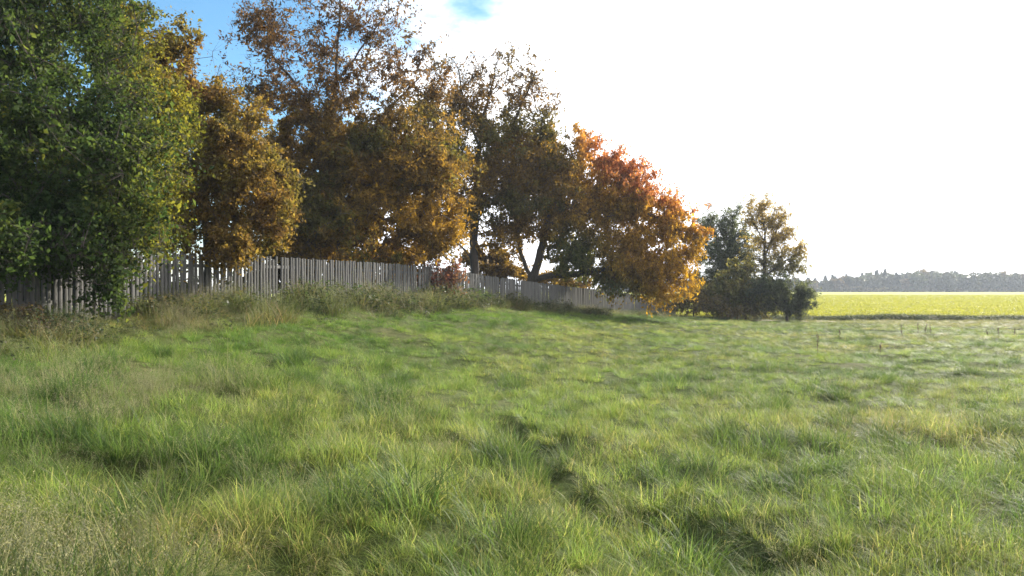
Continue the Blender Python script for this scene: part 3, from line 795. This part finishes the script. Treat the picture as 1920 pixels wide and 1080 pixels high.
# ------------------------------------------------------------------ fences
def picket_mesh(name, w, t, h, seed, slant):
    """half-round weathered pale with an uneven sawn top"""
    rg = np.random.default_rng(seed)
    th = np.linspace(0, math.pi, 6)
    prof = [(-w / 2 * math.cos(a), -t * (0.25 + 0.75 * math.sin(a))) for a in th] + [(w / 2 * 0.92, 0.0), (-w / 2 * 0.92, 0.0)]
    n = len(prof)
    V = []
    for k, z in enumerate((0, h * 0.35, h * 0.7, h)):
        ox, oy = (rg.normal() * 0.005, rg.normal() * 0.003)
        s = 1 + rg.normal() * 0.05
        for (x, y) in prof:
            V.append((x * s + ox, y * s + oy, z + (slant * x if k == 3 else 0)))
    Fq = []
    for r in range(3):
        for j in range(n):
            Fq.append((r * n + j, r * n + (j + 1) % n, (r + 1) * n + (j + 1) % n, (r + 1) * n + j))
    me = bpy.data.meshes.new(name)
    me.from_pydata([tuple(v) for v in V], [], Fq + [tuple(range(3 * n, 4 * n))])
    me.materials.append(M_FENCE)
    return me


def box_mesh(name, lx, ly, lz, mat):
    """beam along x from 0 to lx with slightly eased edges"""
    c = min(ly, lz) * 0.15
    prof = [(-ly / 2 + c, -lz / 2), (ly / 2 - c, -lz / 2), (ly / 2, -lz / 2 + c), (ly / 2, lz / 2 - c), (ly / 2 - c, lz / 2), (-ly / 2 + c, lz / 2), (-ly / 2, lz / 2 - c), (-ly / 2, -lz / 2 + c)]
    V = [(x, a, b) for x in (0, lx) for a, b in prof]
    n = 8
    Fq = [(j, n + j, n + (j + 1) % n, (j + 1) % n) for j in range(n)] + [tuple(range(n)), tuple(range(2 * n - 1, n - 1, -1))]
    me = bpy.data.meshes.new(name); me.from_pydata(V, [], Fq); me.materials.append(mat)
    return me


def fence_at(s):
    x = np.interp(s, ss, FXY[:, 0]); y = np.interp(s, ss, FXY[:, 1]); z = np.interp(s, ss, FXY[:, 2])
    tx = np.interp(s, ss, FTAN[:, 0]); ty = np.interp(s, ss, FTAN[:, 1])
    return float(x), float(y), float(z), math.atan2(ty, tx)


def s_of_px(px):
    p = 960 + F * FXY[:, 0] / np.maximum(FXY[:, 1], 0.1)
    ok = FXY[:, 1] > 8
    return float(np.interp(px, p[ok], ss[ok]))


def build_fence(label, s0, s1, pitch, w, step, seed, skip=()):
    rg = np.random.default_rng(seed)
    bx, by, bz, _ = fence_at(s0)
    root = thing('fence', label, 'fence', (bx, by, land1(bx, by)))
    B = np.array(root.location)
    kinds = [picket_mesh('picket', w, 0.032, FENCE_H + 0.10, seed * 10 + k, rg.normal() * 0.25) for k in range(6)]
    s = s0
    k = 0
    while s < s1:
        x, y, z, a = fence_at(s)
        if k not in skip:
            odd = rg.random() < 0.06                     # here and there a pale has slipped or leans
            top = z + step + rg.normal() * 0.009 - (rg.random() * 0.10 if odd else 0)
            o = obj('picket', kinds[int(rg.integers(0, 6))], root)
            o.location = np.array([x, y, top - FENCE_H - 0.10]) - B
            o.rotation_euler = (rg.normal() * 0.008, rg.normal() * (0.03 if odd else 0.009), a + rg.normal() * 0.05)
            o.scale = (rg.uniform(0.95, 1.05), 1, 1)
        s += pitch * rg.uniform(0.985, 1.015); k += 1
    # posts and rails on the far side of the pales
    sp = 2.4
    m = max(1, int(round((s1 - s0) / sp))); sp = (s1 - s0) / m
    for j in range(m + 1):
        x, y, z, a = fence_at(s0 + j * sp)
        nx, ny = -math.sin(a), math.cos(a)
        z += step
        po = obj('post', box_mesh('post', FENCE_H + 0.3, 0.10, 0.10, M_FENCE), root)
        po.location = np.array([x + nx * 0.12, y + ny * 0.12, z - FENCE_H - 0.35]) - B
        po.rotation_euler = (0, R(-90), a)
        if j < m:
            x2, y2, z2, _ = fence_at(s0 + (j + 1) * sp); z2 += step
            ln = math.hypot(x2 - x, y2 - y)
            for h in (0.24, 0.86):
                r_ = obj('rail', box_mesh('rail', ln + 0.02, 0.045, 0.075, M_FENCE), root)
                az = math.atan2(y2 - y, x2 - x)
                r_.location = np.array([x + nx * 0.035, y + ny * 0.035, z - h]) - B
                r_.rotation_euler = (0, -math.atan2(z2 - z, ln), az)
    return root


S_A0 = s_of_px(-60); S_B = s_of_px(872); S_C = s_of_px(938)
build_fence('weathered grey paling fence with open gaps between its pales, on the bank', S_A0, S_B - 0.15, 0.128, 0.090, 0.0, 5, skip=(71,))
build_fence('short pale grey stretch of close-set fence just beyond the red shrub', S_B, S_C - 0.18, 0.112, 0.102, -0.06, 6)
build_fence('dark close-boarded fence stretch shaded by the cherry tree', S_C, FL - 2.5, 0.118, 0.112, -0.04, 7)


# ------------------------------------------------------------------ far wood along the horizon
def build_wood():
    rg = np.random.default_rng(41)
    C = []; S = []; K = []
    tp, tq, tr = [], [], []
    skyl = np.array([(600, 524), (1400, 526), (1500, 527), (1552, 527), (1560, 520), (1600, 521), (1640, 515), (1662, 509), (1680, 517), (1715, 508), (1760, 511), (1800, 513), (1860, 514), (1960, 515), (2400, 514), (2900, 518)], float)
    for row in range(4):
        d = 404 + row * 9
        px = 1150.0
        while px < 2500:
            wpx = rg.uniform(17, 30)
            px += wpx * 0.72
            dd = d + rg.normal() * 3
            top = np.interp(px, skyl[:, 0], skyl[:, 1]) + rg.normal() * 3.2 + (2.0 if row == 0 else 0)
            g0 = crop_z(np.array([0.]), np.array([min(dd, 395.)]))[0] - 0.1
            ztop = EYE + (540 - top) / F * dd
            x = (px - 960) / F * dd
            h = ztop - g0
            conifer = (px < 1690 and rg.random() < 0.35) or rg.random() < 0.03
            n = 460 if row < 2 else 330
            v = rg.normal(size=(n, 3)); v /= np.linalg.norm(v, axis=1)[:, None]
            r = rg.random(n) ** 0.35
            if conifer:
                t = rg.random(n) ** 0.8
                wr = (1 - t) * 2.3 + 0.15
                th = rg.random(n) * 6.283
                c = np.stack([x + np.cos(th) * wr * r, dd + np.sin(th) * wr * r, g0 + 0.6 + (h * 1.04) * t], 1)
                pal = [(0.020, 0.034, 0.022), (0.032, 0.048, 0.028)]
            else:
                wr = wpx / F * dd * 0.62
                lob = 1 + 0.25 * np.sin(v[:, 0] * 5 + px) * np.cos(v[:, 2] * 4 + row)
                c = np.stack([x + v[:, 0] * wr * r * lob, dd + v[:, 1] * wr * r * lob, g0 + h * 0.52 + v[:, 2] * h * 0.46 * r * lob], 1)
                q = rg.random()
                pal = [(0.045, 0.055, 0.022), (0.080, 0.078, 0.028)] if q < 0.55 else ([(0.10, 0.070, 0.025), (0.16, 0.105, 0.03)] if q < 0.85 else [(0.055, 0.075, 0.026), (0.09, 0.11, 0.03)])
            C.append(c); S.append(np.full(n, 1.6 if not conifer else 1.2) * rg.uniform(0.6, 1.4, n)); K.append(lerp_palette(pal, rg.random(n)) * 0.75)
            tp.append((x, dd, g0)); tq.append((x, dd, g0 + h * 0.7)); tr.append(0.22)
    # bushy skirt along the wood's edge
    n = 5000
    px = rg.uniform(1150, 2500, n); dd = 399 + rg.random(n) * 4
    hh = 1.2 + 2.6 * fbm(px / 30, dd * 0, None, 8, 2)
    c = np.stack([(px - 960) / F * dd, dd, -0.4 + hh * rg.random(n)], 1)
    C.append(c); S.append(rg.uniform(0.5, 1.1, n)); K.append(lerp_palette([(0.05, 0.055, 0.022), (0.10, 0.085, 0.03), (0.17, 0.12, 0.04)], fbm(px / 40, dd * 0, None, 4, 2)))
    C = np.concatenate(C); S = np.concatenate(S); K = np.concatenate(K)
    lv = leaves_mesh('far_wood', C, S, K, M_WOODLAND, 0.1, 0.8, rg)
    o = obj('far_wood', lv)
    o['kind'] = 'stuff'; o['label'] = 'hazy mixed wood along the horizon behind the yellow field'; o['category'] = 'forest'
    tp, tq, tr = np.array(tp), np.array(tq), np.array(tr)
    t = obj('trunks', tubes_mesh('trunks', tp, tq, tr, tr * 0.5, M_TWIG, 4), o); t['kind'] = 'stuff'


build_wood()


# ------------------------------------------------------------------ grass
TUFTS = bpy.data.collections.new('grass_tuft_sources')      # not linked: only instanced
TUFT_N = 0


def tuft_source(V, Fc, cols, mat=None):
    global TUFT_N
    me = mesh_arrays('tuft', V, Fc, [mat or M_GRASS])
    add_color(me, 'leaf_colour', cols)
    o = bpy.data.objects.new('tuft_%02d' % TUFT_N, me)
    TUFTS.objects.link(o)
    TUFT_N += 1
    return TUFT_N - 1


def blades(rg, n, radius, length, width, lean, curl, seg=4, upright=0.0):
    """arching blades; returns verts, faces, root-to-tip parameter and blade number"""
    r = radius * np.sqrt(rg.random(n)); th = rg.random(n) * 2 * math.pi
    base = np.stack([r * np.cos(th), r * np.sin(th), np.full(n, -0.03)], 1)
    az = th + rg.normal(size=n) * 1.1
    L = length * np.clip(rg.normal(1, 0.28, n), 0.35, 1.8)
    ln = np.clip(np.abs(rg.normal(lean, 0.25, n)), 0.02, 1.3)
    cu = np.clip(rg.normal(curl, 0.45, n), 0, 2.6)
    side = np.stack([-np.sin(az), np.cos(az), np.zeros(n)], 1)
    out = np.stack([np.cos(az), np.sin(az), np.zeros(n)], 1)
    W = width * rg.uniform(0.6, 1.3, n)
    twist = rg.normal(size=n) * 0.5
    V = []; p = base.copy(); ang = ln.copy()
    for k in range(seg + 1):
        t = k / seg
        wk = W * (1 - t ** 1.6) * (0.75 + 0.5 * min(1, t * 3)) + 0.0006
        sd = side * np.cos(twist * t)[:, None] + np.array([0, 0, 1.0]) * np.sin(twist * t)[:, None] * 0.5
        V.append(p - sd * wk[:, None] * 0.5); V.append(p + sd * wk[:, None] * 0.5)
        step = L / seg
        p = p + (out * np.sin(ang)[:, None] + np.array([0, 0, 1.0]) * np.cos(ang)[:, None]) * step[:, None]
        ang = ang + cu / seg
    V = np.stack(V, 1)                       # n, 2(seg+1), 3
    m = 2 * (seg + 1)
    k0 = np.arange(n)[:, None] * m
    Fc = np.concatenate([np.stack([k0 + 2 * j, k0 + 2 * j + 1, k0 + 2 * j + 3, k0 + 2 * j + 2], -1) for j in range(seg)], 1).reshape(-1, 4)
    return V.reshape(-1, 3), Fc, np.repeat(np.arange(n), m)


GR = np.random.default_rng(5)


def green_tuft(n, radius, length, width, lean, curl, dry=0.12, seg=4):
    V, Fc, b = blades(GR, n, radius, length, width, lean, curl, seg)
    c = lerp_palette([(0.62, 0.80, 0.55), (0.9, 1.0, 0.7), (1.1, 1.12, 0.9), (1.35, 1.25, 0.9)], GR.random(n))
    d = GR.random(n) < dry
    c[d] = np.array([2.1, 1.55, 1.9]) * GR.uniform(0.7, 1.15, d.sum())[:, None]
    c = c * GR.uniform(0.8, 1.2, n)[:, None]
    return tuft_source(V, Fc, c[b])


K_GREEN = [green_tuft(90, 0.18, 0.34, 0.0055, 0.40, 1.2), green_tuft(84, 0.16, 0.42, 0.006, 0.48, 1.5), green_tuft(100, 0.22, 0.28, 0.005, 0.55, 1.3, 0.18), green_tuft(80, 0.15, 0.38, 0.005, 0.32, 1.1, 0.14)]
K_DRY = []
for q in range(3):                                 # fine pale bents with loose seed heads
    n = 26
    V, Fc, b = blades(GR, n, 0.16, 0.40, 0.0022, 0.28, 0.6, 4)
    c = np.tile([1.75, 1.7, 2.3], (n, 1)) * GR.uniform(0.7, 1.2, n)[:, None]
    cols = [c[b]]; VV = [V]; FF = [Fc]; off = len(V)
    tips = V.reshape(n, 10, 3)[:, 8]; mids = V.reshape(n, 10, 3)[:, 6]
    m = 18
    t = GR.random((n, m, 1))
    cc = (mids[:, None] * (1 - t) + tips[:, None] * (1 + 0.0) * t) + GR.normal(size=(n, m, 3)) * 0.017
    cc = cc.reshape(-1, 3); nn = len(cc)
    a = GR.normal(size=(nn, 3)); a[:, 2] += 0.8; a /= np.linalg.norm(a, axis=1)[:, None]
    s = np.cross(a, GR.normal(size=(nn, 3))); s /= np.linalg.norm(s, axis=1)[:, None]
    a *= 0.008; s *= 0.0015
    VV.append(np.stack([cc - a, cc + s, cc + a, cc - s], 1).reshape(-1, 3))
    FF.append((np.arange(nn)[:, None] * 4 + np.arange(4)[None]) + off)
    cols.append(np.repeat(np.tile([2.1, 1.95, 2.9], (nn, 1)) * GR.uniform(0.75, 1.2, nn)[:, None], 4, 0))
    V2, F2, b2 = blades(GR, 26, 0.16, 0.30, 0.006, 0.45, 1.2, 4)
    FF.append(F2 + sum(len(v) for v in VV)); VV.append(V2); cols.append((lerp_palette([(0.75, 1.05, 0.7), (1.3, 1.35, 1.2)], GR.random(26)))[b2])
    K_DRY.append(tuft_source(np.concatenate(VV), np.concatenate(FF), np.concatenate(cols)))
K_FLAT = [green_tuft(60, 0.20, 0.26, 0.006, 0.95, 0.7, 0.25), green_tuft(50, 0.18, 0.30, 0.007, 1.0, 0.5, 0.35)]
K_WEED = []
for q in range(3):                                 # leafy weeds: stalks with nettle-like leaves
    n = 150
    h = 0.42
    st = GR.normal(size=(14, 2)) * 0.11
    w = GR.integers(0, 14, n); t = GR.random(n)
    C = np.stack([st[w, 0] * (1 + t * 0.5), st[w, 1] * (1 + t * 0.5), 0.02 + h * t * (0.6 + 0.5 * (w % 5) / 5)], 1) + GR.normal(size=(n, 3)) * 0.03
    a = GR.normal(size=(n, 3)); a[:, 2] = a[:, 2] * 0.5 - 0.15; a /= np.linalg.norm(a, axis=1)[:, None]
    b = np.cross(a, GR.normal(size=(n, 3)) + np.array([0, 0, 1.5])); b /= np.linalg.norm(b, axis=1)[:, None]
    s = GR.uniform(0.035, 0.075, n)[:, None]
    V = np.stack([C, C + a * s * .5 - b * s * .3, C + a * s, C + a * s * .5 + b * s * .3], 1).reshape(-1, 3)
    Fc = np.arange(n)[:, None] * 4 + np.arange(4)[None]
    c = lerp_palette([(0.5, 0.65, 0.6), (0.75, 0.85, 0.75), (1.1, 0.9, 0.9)], GR.random(n))
    V2, F2, b2 = blades(GR, 22, 0.14, 0.46, 0.006, 0.22, 0.7, 4)
    K_WEED.append(tuft_source(np.concatenate([V, V2]), np.concatenate([Fc, F2 + len(V)]), np.concatenate([np.repeat(c, 4, 0), np.tile([1.6, 1.4, 1.8], (len(V2), 1))])))
K_CROP = []
for q in range(3):                                 # mustard plants: broad leaves and small yellow flower heads
    n = 110
    C = np.stack([GR.normal(size=n) * 0.24, GR.normal(size=n) * 0.24, 0.02 + 0.10 * GR.random(n)], 1)
    a = GR.normal(size=(n, 3)); a[:, 2] = np.abs(a[:, 2]) * 0.7; a /= np.linalg.norm(a, axis=1)[:, None]
    b = np.cross(a, GR.normal(size=(n, 3)) + np.array([0, 0, 1.0])); b /= np.linalg.norm(b, axis=1)[:, None]
    s = GR.uniform(0.05, 0.10, n)[:, None]
    V = np.stack([C, C + a * s * .5 - b * s * .3, C + a * s, C + a * s * .5 + b * s * .3], 1).reshape(-1, 3)
    Fc = np.arange(n)[:, None] * 4 + np.arange(4)[None]
    c = lerp_palette([(0.85, 0.92, 0.85), (1.0, 1.02, 1.0), (1.15, 1.08, 1.0)], GR.random(n))
    K_CROP.append(tuft_source(V, Fc, np.repeat(c, 4, 0)))


def scatter(name, XYZ, kind, rot, scl, tint, label, cat):
    me = bpy.data.meshes.new(name)
    n = len(XYZ)
    me.vertices.add(n); me.vertices.foreach_set('co', np.ascontiguousarray(XYZ, np.float32).ravel())
    a = me.attributes.new('kind_index', 'INT', 'POINT'); a.data.foreach_set('value', np.ascontiguousarray(kind, np.int32))
    a = me.attributes.new('rot', 'FLOAT_VECTOR', 'POINT'); a.data.foreach_set('vector', np.ascontiguousarray(rot, np.float32).ravel())
    a = me.attributes.new('scl', 'FLOAT_VECTOR', 'POINT'); a.data.foreach_set('vector', np.ascontiguousarray(scl, np.float32).ravel())
    add_color(me, 'tint', tint)
    me.update()
    o = obj(name, me)
    o['kind'] = 'stuff'; o['label'] = label; o['category'] = cat
    g = bpy.data.node_groups.new(name + '_scatter', 'GeometryNodeTree')
    g.interface.new_socket('Geometry', in_out='INPUT', socket_type='NodeSocketGeometry')
    g.interface.new_socket('Geometry', in_out='OUTPUT', socket_type='NodeSocketGeometry')
    gi = g.nodes.new('NodeGroupInput'); go = g.nodes.new('NodeGroupOutput')
    ci_ = g.nodes.new('GeometryNodeCollectionInfo'); ci_.inputs['Collection'].default_value = TUFTS
    ci_.inputs['Separate Children'].default_value = True; ci_.inputs['Reset Children'].default_value = True
    ip = g.nodes.new('GeometryNodeInstanceOnPoints'); ip.inputs['Pick Instance'].default_value = True

    def named(nm, ty):
        q = g.nodes.new('GeometryNodeInputNamedAttribute'); q.data_type = ty; q.inputs['Name'].default_value = nm
        return q.outputs['Attribute']
    L = g.links.new
    L(gi.outputs[0], ip.inputs['Points']); L(ci_.outputs[0], ip.inputs['Instance'])
    L(named('kind_index', 'INT'), ip.inputs['Instance Index'])
    e2r = g.nodes.new('FunctionNodeEulerToRotation'); L(named('rot', 'FLOAT_VECTOR'), e2r.inputs[0]); L(e2r.outputs[0], ip.inputs['Rotation'])
    L(named('scl', 'FLOAT_VECTOR'), ip.inputs['Scale'])
    L(ip.outputs[0], go.inputs[0])
    md = o.modifiers.new('scatter', 'NODES'); md.node_group = g
    return o


def meadow_points():
    rg = np.random.default_rng(77)
    XS, YS = [], []
    for lo, hi, dens in ((1.0, 6, 62), (6, 10, 46), (10, 18, 30), (18, 30, 20), (30, 54, 12)):
        w = 0.68 * hi + 2.5
        n = int((hi - lo) * 2 * w * dens)
        y = rg.uniform(lo, hi, n); x = rg.uniform(-w, w, n)
        k = np.abs(x) < 0.68 * y + 2.0
        XS.append(x[k]); YS.append(y[k])
    x = np.concatenate(XS); y = np.concatenate(YS)
    s, _ = fence_rel(x, y)
    k = (s > -1.2) & (y < crop_edge(np.clip(x, -30, 60)) + 0.4)
    k &= ~((s < 0) & (rg.random(len(s)) < 0.5))
    pd = seg_dist(x, y, PATH_PTS)
    k &= pd > 0.55 * rg.random(len(x))
    x, y, s = x[k], y[k], s[k]
    n = len(x)
    z = land(x, y) - 0.015
    far = np.hypot(x, y)
    # patches: sward type, height and hue drift over the meadow
    patch = fbm(x / 1.6, y / 1.6, None, 101, 3)
    hgt = fbm(x / 0.7, y / 0.7, None, 131, 2)
    hue = fbm(x / 2.3, y / 2.3, None, 151, 3)
    dryn = fbm(x / 2.0, y / 2.0, None, 171, 3)
    px = 960 + F * x / y; py = 540 - F * (z - EYE) / y
    # the rough dry grass stands in the corner nearest the fence and thins out from there
    dry_field = smooth(1.5, -3.0, x) if False else np.clip((-x - 0.4) / 2.4, 0, 1) * (1 - smooth(8.5, 13, y)) * smooth(1.6, 2.6, s)
    dryp = 0.025 + 0.34 * dry_field * smooth(0.36, 0.66, dryn) + 0.08 * smooth(0.60, 0.74, dryn)
    weed = (1 - smooth(1.1, 2.3 + 0.8 * (patch - 0.5), s)) * (s > 0.12)
    kind = np.array(K_GREEN)[rg.integers(0, len(K_GREEN), n)]
    r1 = rg.random(n)
    isdry = r1 < dryp
    kind = np.where(isdry, np.array(K_DRY)[rg.integers(0, 3, n)], kind)
    isweed = rg.random(n) < weed * 0.85
    wd = rg.random(n) < 0.05 + 0.38 * smooth(0.40, 0.62, fbm(x / 1.3, y / 1.3, None, 261, 2))
    kind = np.where(isweed & wd, np.array(K_WEED)[rg.integers(0, 3, n)], kind)
    kind = np.where(isweed & ~wd & (rg.random(n) < 0.5), np.array(K_DRY)[rg.integers(0, 3, n)], kind)
    rutd = seg_dist(x, y, RUT)
    # trodden strip on the near side of the rut
    tread = np.exp(-(rutd / 0.45) ** 2) * (fbm(x / 0.4, y / 0.4, None, 191, 2) > 0.42)
    flat = (rg.random(n) < 0.06 + 0.45 * tread) & ~isweed & ~isdry
    kind = np.where(flat, np.array(K_FLAT)[rg.integers(0, 2, n)], kind)
    sc = 0.27 + 0.50 * hgt
    sc = sc * (1 - 0.6 * np.exp(-(rutd / 0.17) ** 2))
    for (hx, hy, hr, hd) in HOLES:
        sc = sc * (1 - 0.6 * np.exp(-(((x - hx) ** 2 + (y - hy) ** 2) / (hr * 0.9) ** 2)))
    shorter = 1 - 0.42 * smooth(6, 20, far)          # the far sward is shorter than the rough near corner
    sc = sc * shorter
    # occasional standing tussocks
    tus = fbm(x / 0.55, y / 0.55, None, 211, 1)
    tk = (tus > 0.77) & (s > 2.5)
    sc = np.where(tk, sc * 1.6, sc)
    sc = np.where(isweed, (0.30 + 0.80 * smooth(0.25, 0.75, fbm(x / 0.8, y / 0.8, None, 221, 2))) * (1.0 + 0.42 * smooth(14, 20, far) - 0.60 * smooth(30, 40, far)), sc)
    sc = np.where(isdry & ~isweed, sc * 1.05 + 0.1, sc)
    sc = np.where(s < 0, 0.8, sc)
    wide = 1 + 0.55 * smooth(10, 40, far)            # broader clumps where blades are far below a pixel
    scl = np.stack([np.maximum(sc, 0.5) * wide, np.maximum(sc, 0.5) * wide, sc], 1) * rg.uniform(0.85, 1.15, n)[:, None]
    # wind has combed the grass one way
    rot = np.stack([rg.normal(size=n) * 0.12 - 0.05, rg.normal(size=n) * 0.12 + 0.14, rg.random(n) * 6.283], 1)
    tint = lerp_palette([(0.072, 0.120, 0.050), (0.102, 0.152, 0.050), (0.132, 0.178, 0.055), (0.155, 0.186, 0.064), (0.182, 0.184, 0.092)], 0.15 + 1.0 * (hue - 0.5) * 1.3 + 0.36 * rg.random(n) + 0.10 + 0.12 * smooth(-4, 10, x))
    tint = tint * rg.uniform(0.72, 1.28, n)[:, None]
    # strong green flush along the foot of the bank
    lush = np.exp(-((s - 3.0) / 1.3) ** 2)[:, None] * 0.6 * (1 - isweed)[:, None]
    tint = tint * (1 - lush) + np.array([0.070, 0.138, 0.026]) * lush
    tk_shade = tk[:, None] * 0.7  # tussock shadows painted in as a darker tint
    tint = tint * (1 - tk_shade) + np.array([0.036, 0.070, 0.026]) * tk_shade
    straw = (smooth(30, 47, y) * smooth(10, 24, x))[:, None] * 0.6
    tint = tint * (1 - straw) + np.array([0.17, 0.15, 0.075]) * straw
    tint = np.where((isdry | isweed)[:, None], np.where(isweed[:, None], lerp_palette([(0.058, 0.080, 0.030), (0.076, 0.084, 0.035), (0.105, 0.095, 0.050)], fbm(x / 0.9, y / 0.9, None, 271, 2) * 1.3 - 0.15), np.array([0.098, 0.102, 0.044])) * rg.uniform(0.7, 1.25, n)[:, None], tint)
    tint = np.where((isweed & wd)[:, None], lerp_palette([(0.038, 0.066, 0.024), (0.055, 0.066, 0.029), (0.075, 0.062, 0.04)], rg.random(n) * 0.5 + fbm(x / 1.2, y / 1.2, None, 231, 2) * 0.5), tint)
    return np.stack([x, y, z], 1), kind, rot, scl, tint


pts = meadow_points()
scatter('meadow_grass', *pts, 'rough uneven meadow grass, green with dry beige seed heads', 'grass')


def crop_points():
    rg = np.random.default_rng(78)
    XS, YS = [], []
    for lo, hi, dens in ((48, 62, 16), (62, 85, 9), (85, 130, 5), (130, 200, 2.2)):
        x0, x1 = 0.17 * lo - 3, 0.70 * hi
        n = int((hi - lo) * (x1 - x0) * dens)
        XS.append(rg.uniform(x0, x1, n)); YS.append(rg.uniform(lo, hi, n))
    x = np.concatenate(XS); y = np.concatenate(YS)
    k = y > crop_edge(x) + 0.9
    x, y = x[k], y[k]; n = len(x)
    z = crop_z(x, y) - 0.02
    kind = np.array(K_CROP)[rg.integers(0, 3, n)]
    sc = rg.uniform(0.7, 1.2, n) * (1 + 0.6 * smooth(70, 160, y))
    scl = np.stack([sc * 1.2, sc * 1.2, sc * 0.9], 1)
    rot = np.stack([rg.normal(size=n) * 0.1, rg.normal(size=n) * 0.1, rg.random(n) * 6.283], 1)
    tint = lerp_palette([(0.195, 0.205, 0.030), (0.225, 0.228, 0.032), (0.26, 0.252, 0.035)], fbm(x / 9, y / 2.5, None, 241, 3) * 0.8 + 0.2 * rg.random(n))
    # rough grass along the field's near edge, its shade put into dark tints
    m = 5200
    x2 = rg.uniform(2, 46, m)
    e = crop_edge(x2)
    y2 = e + rg.normal(size=m) * 0.38 - 0.15
    z2 = land(x2, y2) - 0.06
    kind2 = np.where(rg.random(m) < 0.5, np.array(K_WEED)[rg.integers(0, 3, m)], np.array(K_GREEN)[rg.integers(0, 4, m)])
    hh = (0.58 + 0.5 * fbm(x2 / 1.5, y2 / 1.5, None, 251, 2)) * rg.uniform(0.8, 1.15, m)
    scl2 = np.stack([hh * 1.5, hh * 1.5, hh], 1)
    rot2 = np.stack([rg.normal(size=m) * 0.1, rg.normal(size=m) * 0.1, rg.random(m) * 6.283], 1)
    tint2 = lerp_palette([(0.026, 0.042, 0.018), (0.040, 0.055, 0.021), (0.062, 0.062, 0.026)], rg.random(m))
    return (np.stack([x, y, z], 1), kind, rot, scl, tint), (np.stack([x2, y2, z2], 1), kind2, rot2, scl2, tint2)


ca, cb_ = crop_points()
scatter('crop_plants', *ca, 'bright yellow-green crop plants covering the far field', 'crop')
scatter('ditch_grass', *cb_, 'rough grass lining the near edge of the yellow field, shade painted into its colour', 'grass')

# ------------------------------------------------------------------ dry dock stalks standing in the meadow
M_DOCK = plain_mat('dry_dock_seed', (0.11, 0.07, 0.05), (0.2, 0.13, 0.09), 40)


def dock_meshes(h, seed):
    rg = np.random.default_rng(seed)
    pts = [np.array([0, 0, 0.])]
    d = np.array([rg.normal() * 0.05, rg.normal() * 0.05, 1])
    for k in range(8):
        pts.append(pts[-1] + d / np.linalg.norm(d) * h / 8); d = d + rg.normal(size=3) * 0.06
    pts = np.array(pts)
    r = np.linspace(0.007, 0.003, 9)
    p, q, rp, rq = pts[:-1], pts[1:], r[:-1], r[1:]
    for b in range(3):
        k = int(rg.integers(3, 7)); a = rg.random() * 6.28
        e = pts[k] + np.array([math.cos(a) * 0.06, math.sin(a) * 0.06, 0.16]) * h / 0.9
        p = np.vstack([p, pts[k]]); q = np.vstack([q, e]); rp = np.r_[rp, 0.004]; rq = np.r_[rq, 0.0025]
    stalk = tubes_mesh('stalk', p, q, rp, rq, M_DOCK, 5)
    n = 130
    w = rg.integers(3, len(p), n); t = rg.random(n)[:, None]
    C = p[w] * (1 - t) + q[w] * t + rg.normal(size=(n, 3)) * 0.011
    a = rg.normal(size=(n, 3)); a /= np.linalg.norm(a, axis=1)[:, None]
    b = np.cross(a, rg.normal(size=(n, 3))); b /= np.linalg.norm(b, axis=1)[:, None]
    s = 0.0085
    V = np.stack([C - a * s, C - b * s, C + a * s, C + b * s], 1).reshape(-1, 3)
    seeds = mesh_arrays('seed_head', V, np.arange(n)[:, None] * 4 + np.arange(4)[None], [M_DOCK])
    return stalk, seeds


docks = [(1533, 668, 42, 'tallest dark dry dock stalk, standing alone in the open meadow'),
         (1691, 634, 25, 'thin dry stalk standing just short of the yellow field'),
         (1575, 634, 14, 'short dry stalk behind the tallest dock stalk'),
         (1651, 662, 18, 'squat dry stalk between the tallest dock and the thin stalk'),
         (1722, 626, 18, 'first of the cluster of reddish dry stalks near the ditch'),
         (1734, 628, 20, 'middle one of the cluster of reddish dry stalks near the ditch'),
         (1745, 627, 17, 'last of the cluster of reddish dry stalks near the ditch'),
         (1852, 632, 13, 'small brown stalk on the straw-coloured meadow edge'),
         (1872, 632, 15, 'brown stalk second from the frame edge on straw-coloured grass'),
         (1903, 631, 14, 'rightmost dark brown stalk on straw-coloured grass')]
for i, (px, py, hp, lab) in enumerate(docks):
    x, y = drop(px, py, 6, 60)
    h = hp / F * y + 0.06
    st, sd = dock_meshes(h, 300 + i)
    r_ = thing('dock_plant', lab, 'plant', (x, y, land1(x, y) - 0.02), 'dry stalks in the meadow')
    obj('stalk', st, r_); obj('seed_head', sd, r_)

# ------------------------------------------------------------------ autumn haze
hz = NT('autumn_haze')
pv = hz.node('ShaderNodeVolumePrincipled')
pv.inputs['Color'].default_value = (0.80, 0.88, 1.0, 1)
pv.inputs['Density'].default_value = 0.0004
pv.inputs['Anisotropy'].default_value = 0.25
hz.l.new(pv.outputs[0], hz.out.inputs['Volume'])
hb = [(-1500, -1500, -2.2), (1500, -1500, -2.2), (1500, 1500, -2.2), (-1500, 1500, -2.2), (-1500, -1500, 17), (1500, -1500, 17), (1500, 1500, 17), (-1500, 1500, 17)]
hm = bpy.data.meshes.new('haze')
hm.from_pydata(hb, [], [(3, 2, 1, 0), (4, 5, 6, 7), (0, 1, 5, 4), (1, 2, 6, 5), (2, 3, 7, 6), (3, 0, 4, 7)])
hm.materials.append(hz.m)
haze = obj('haze', hm)
haze['kind'] = 'stuff'; haze['label'] = 'thin pale autumn haze over the fields'; haze['category'] = 'haze'
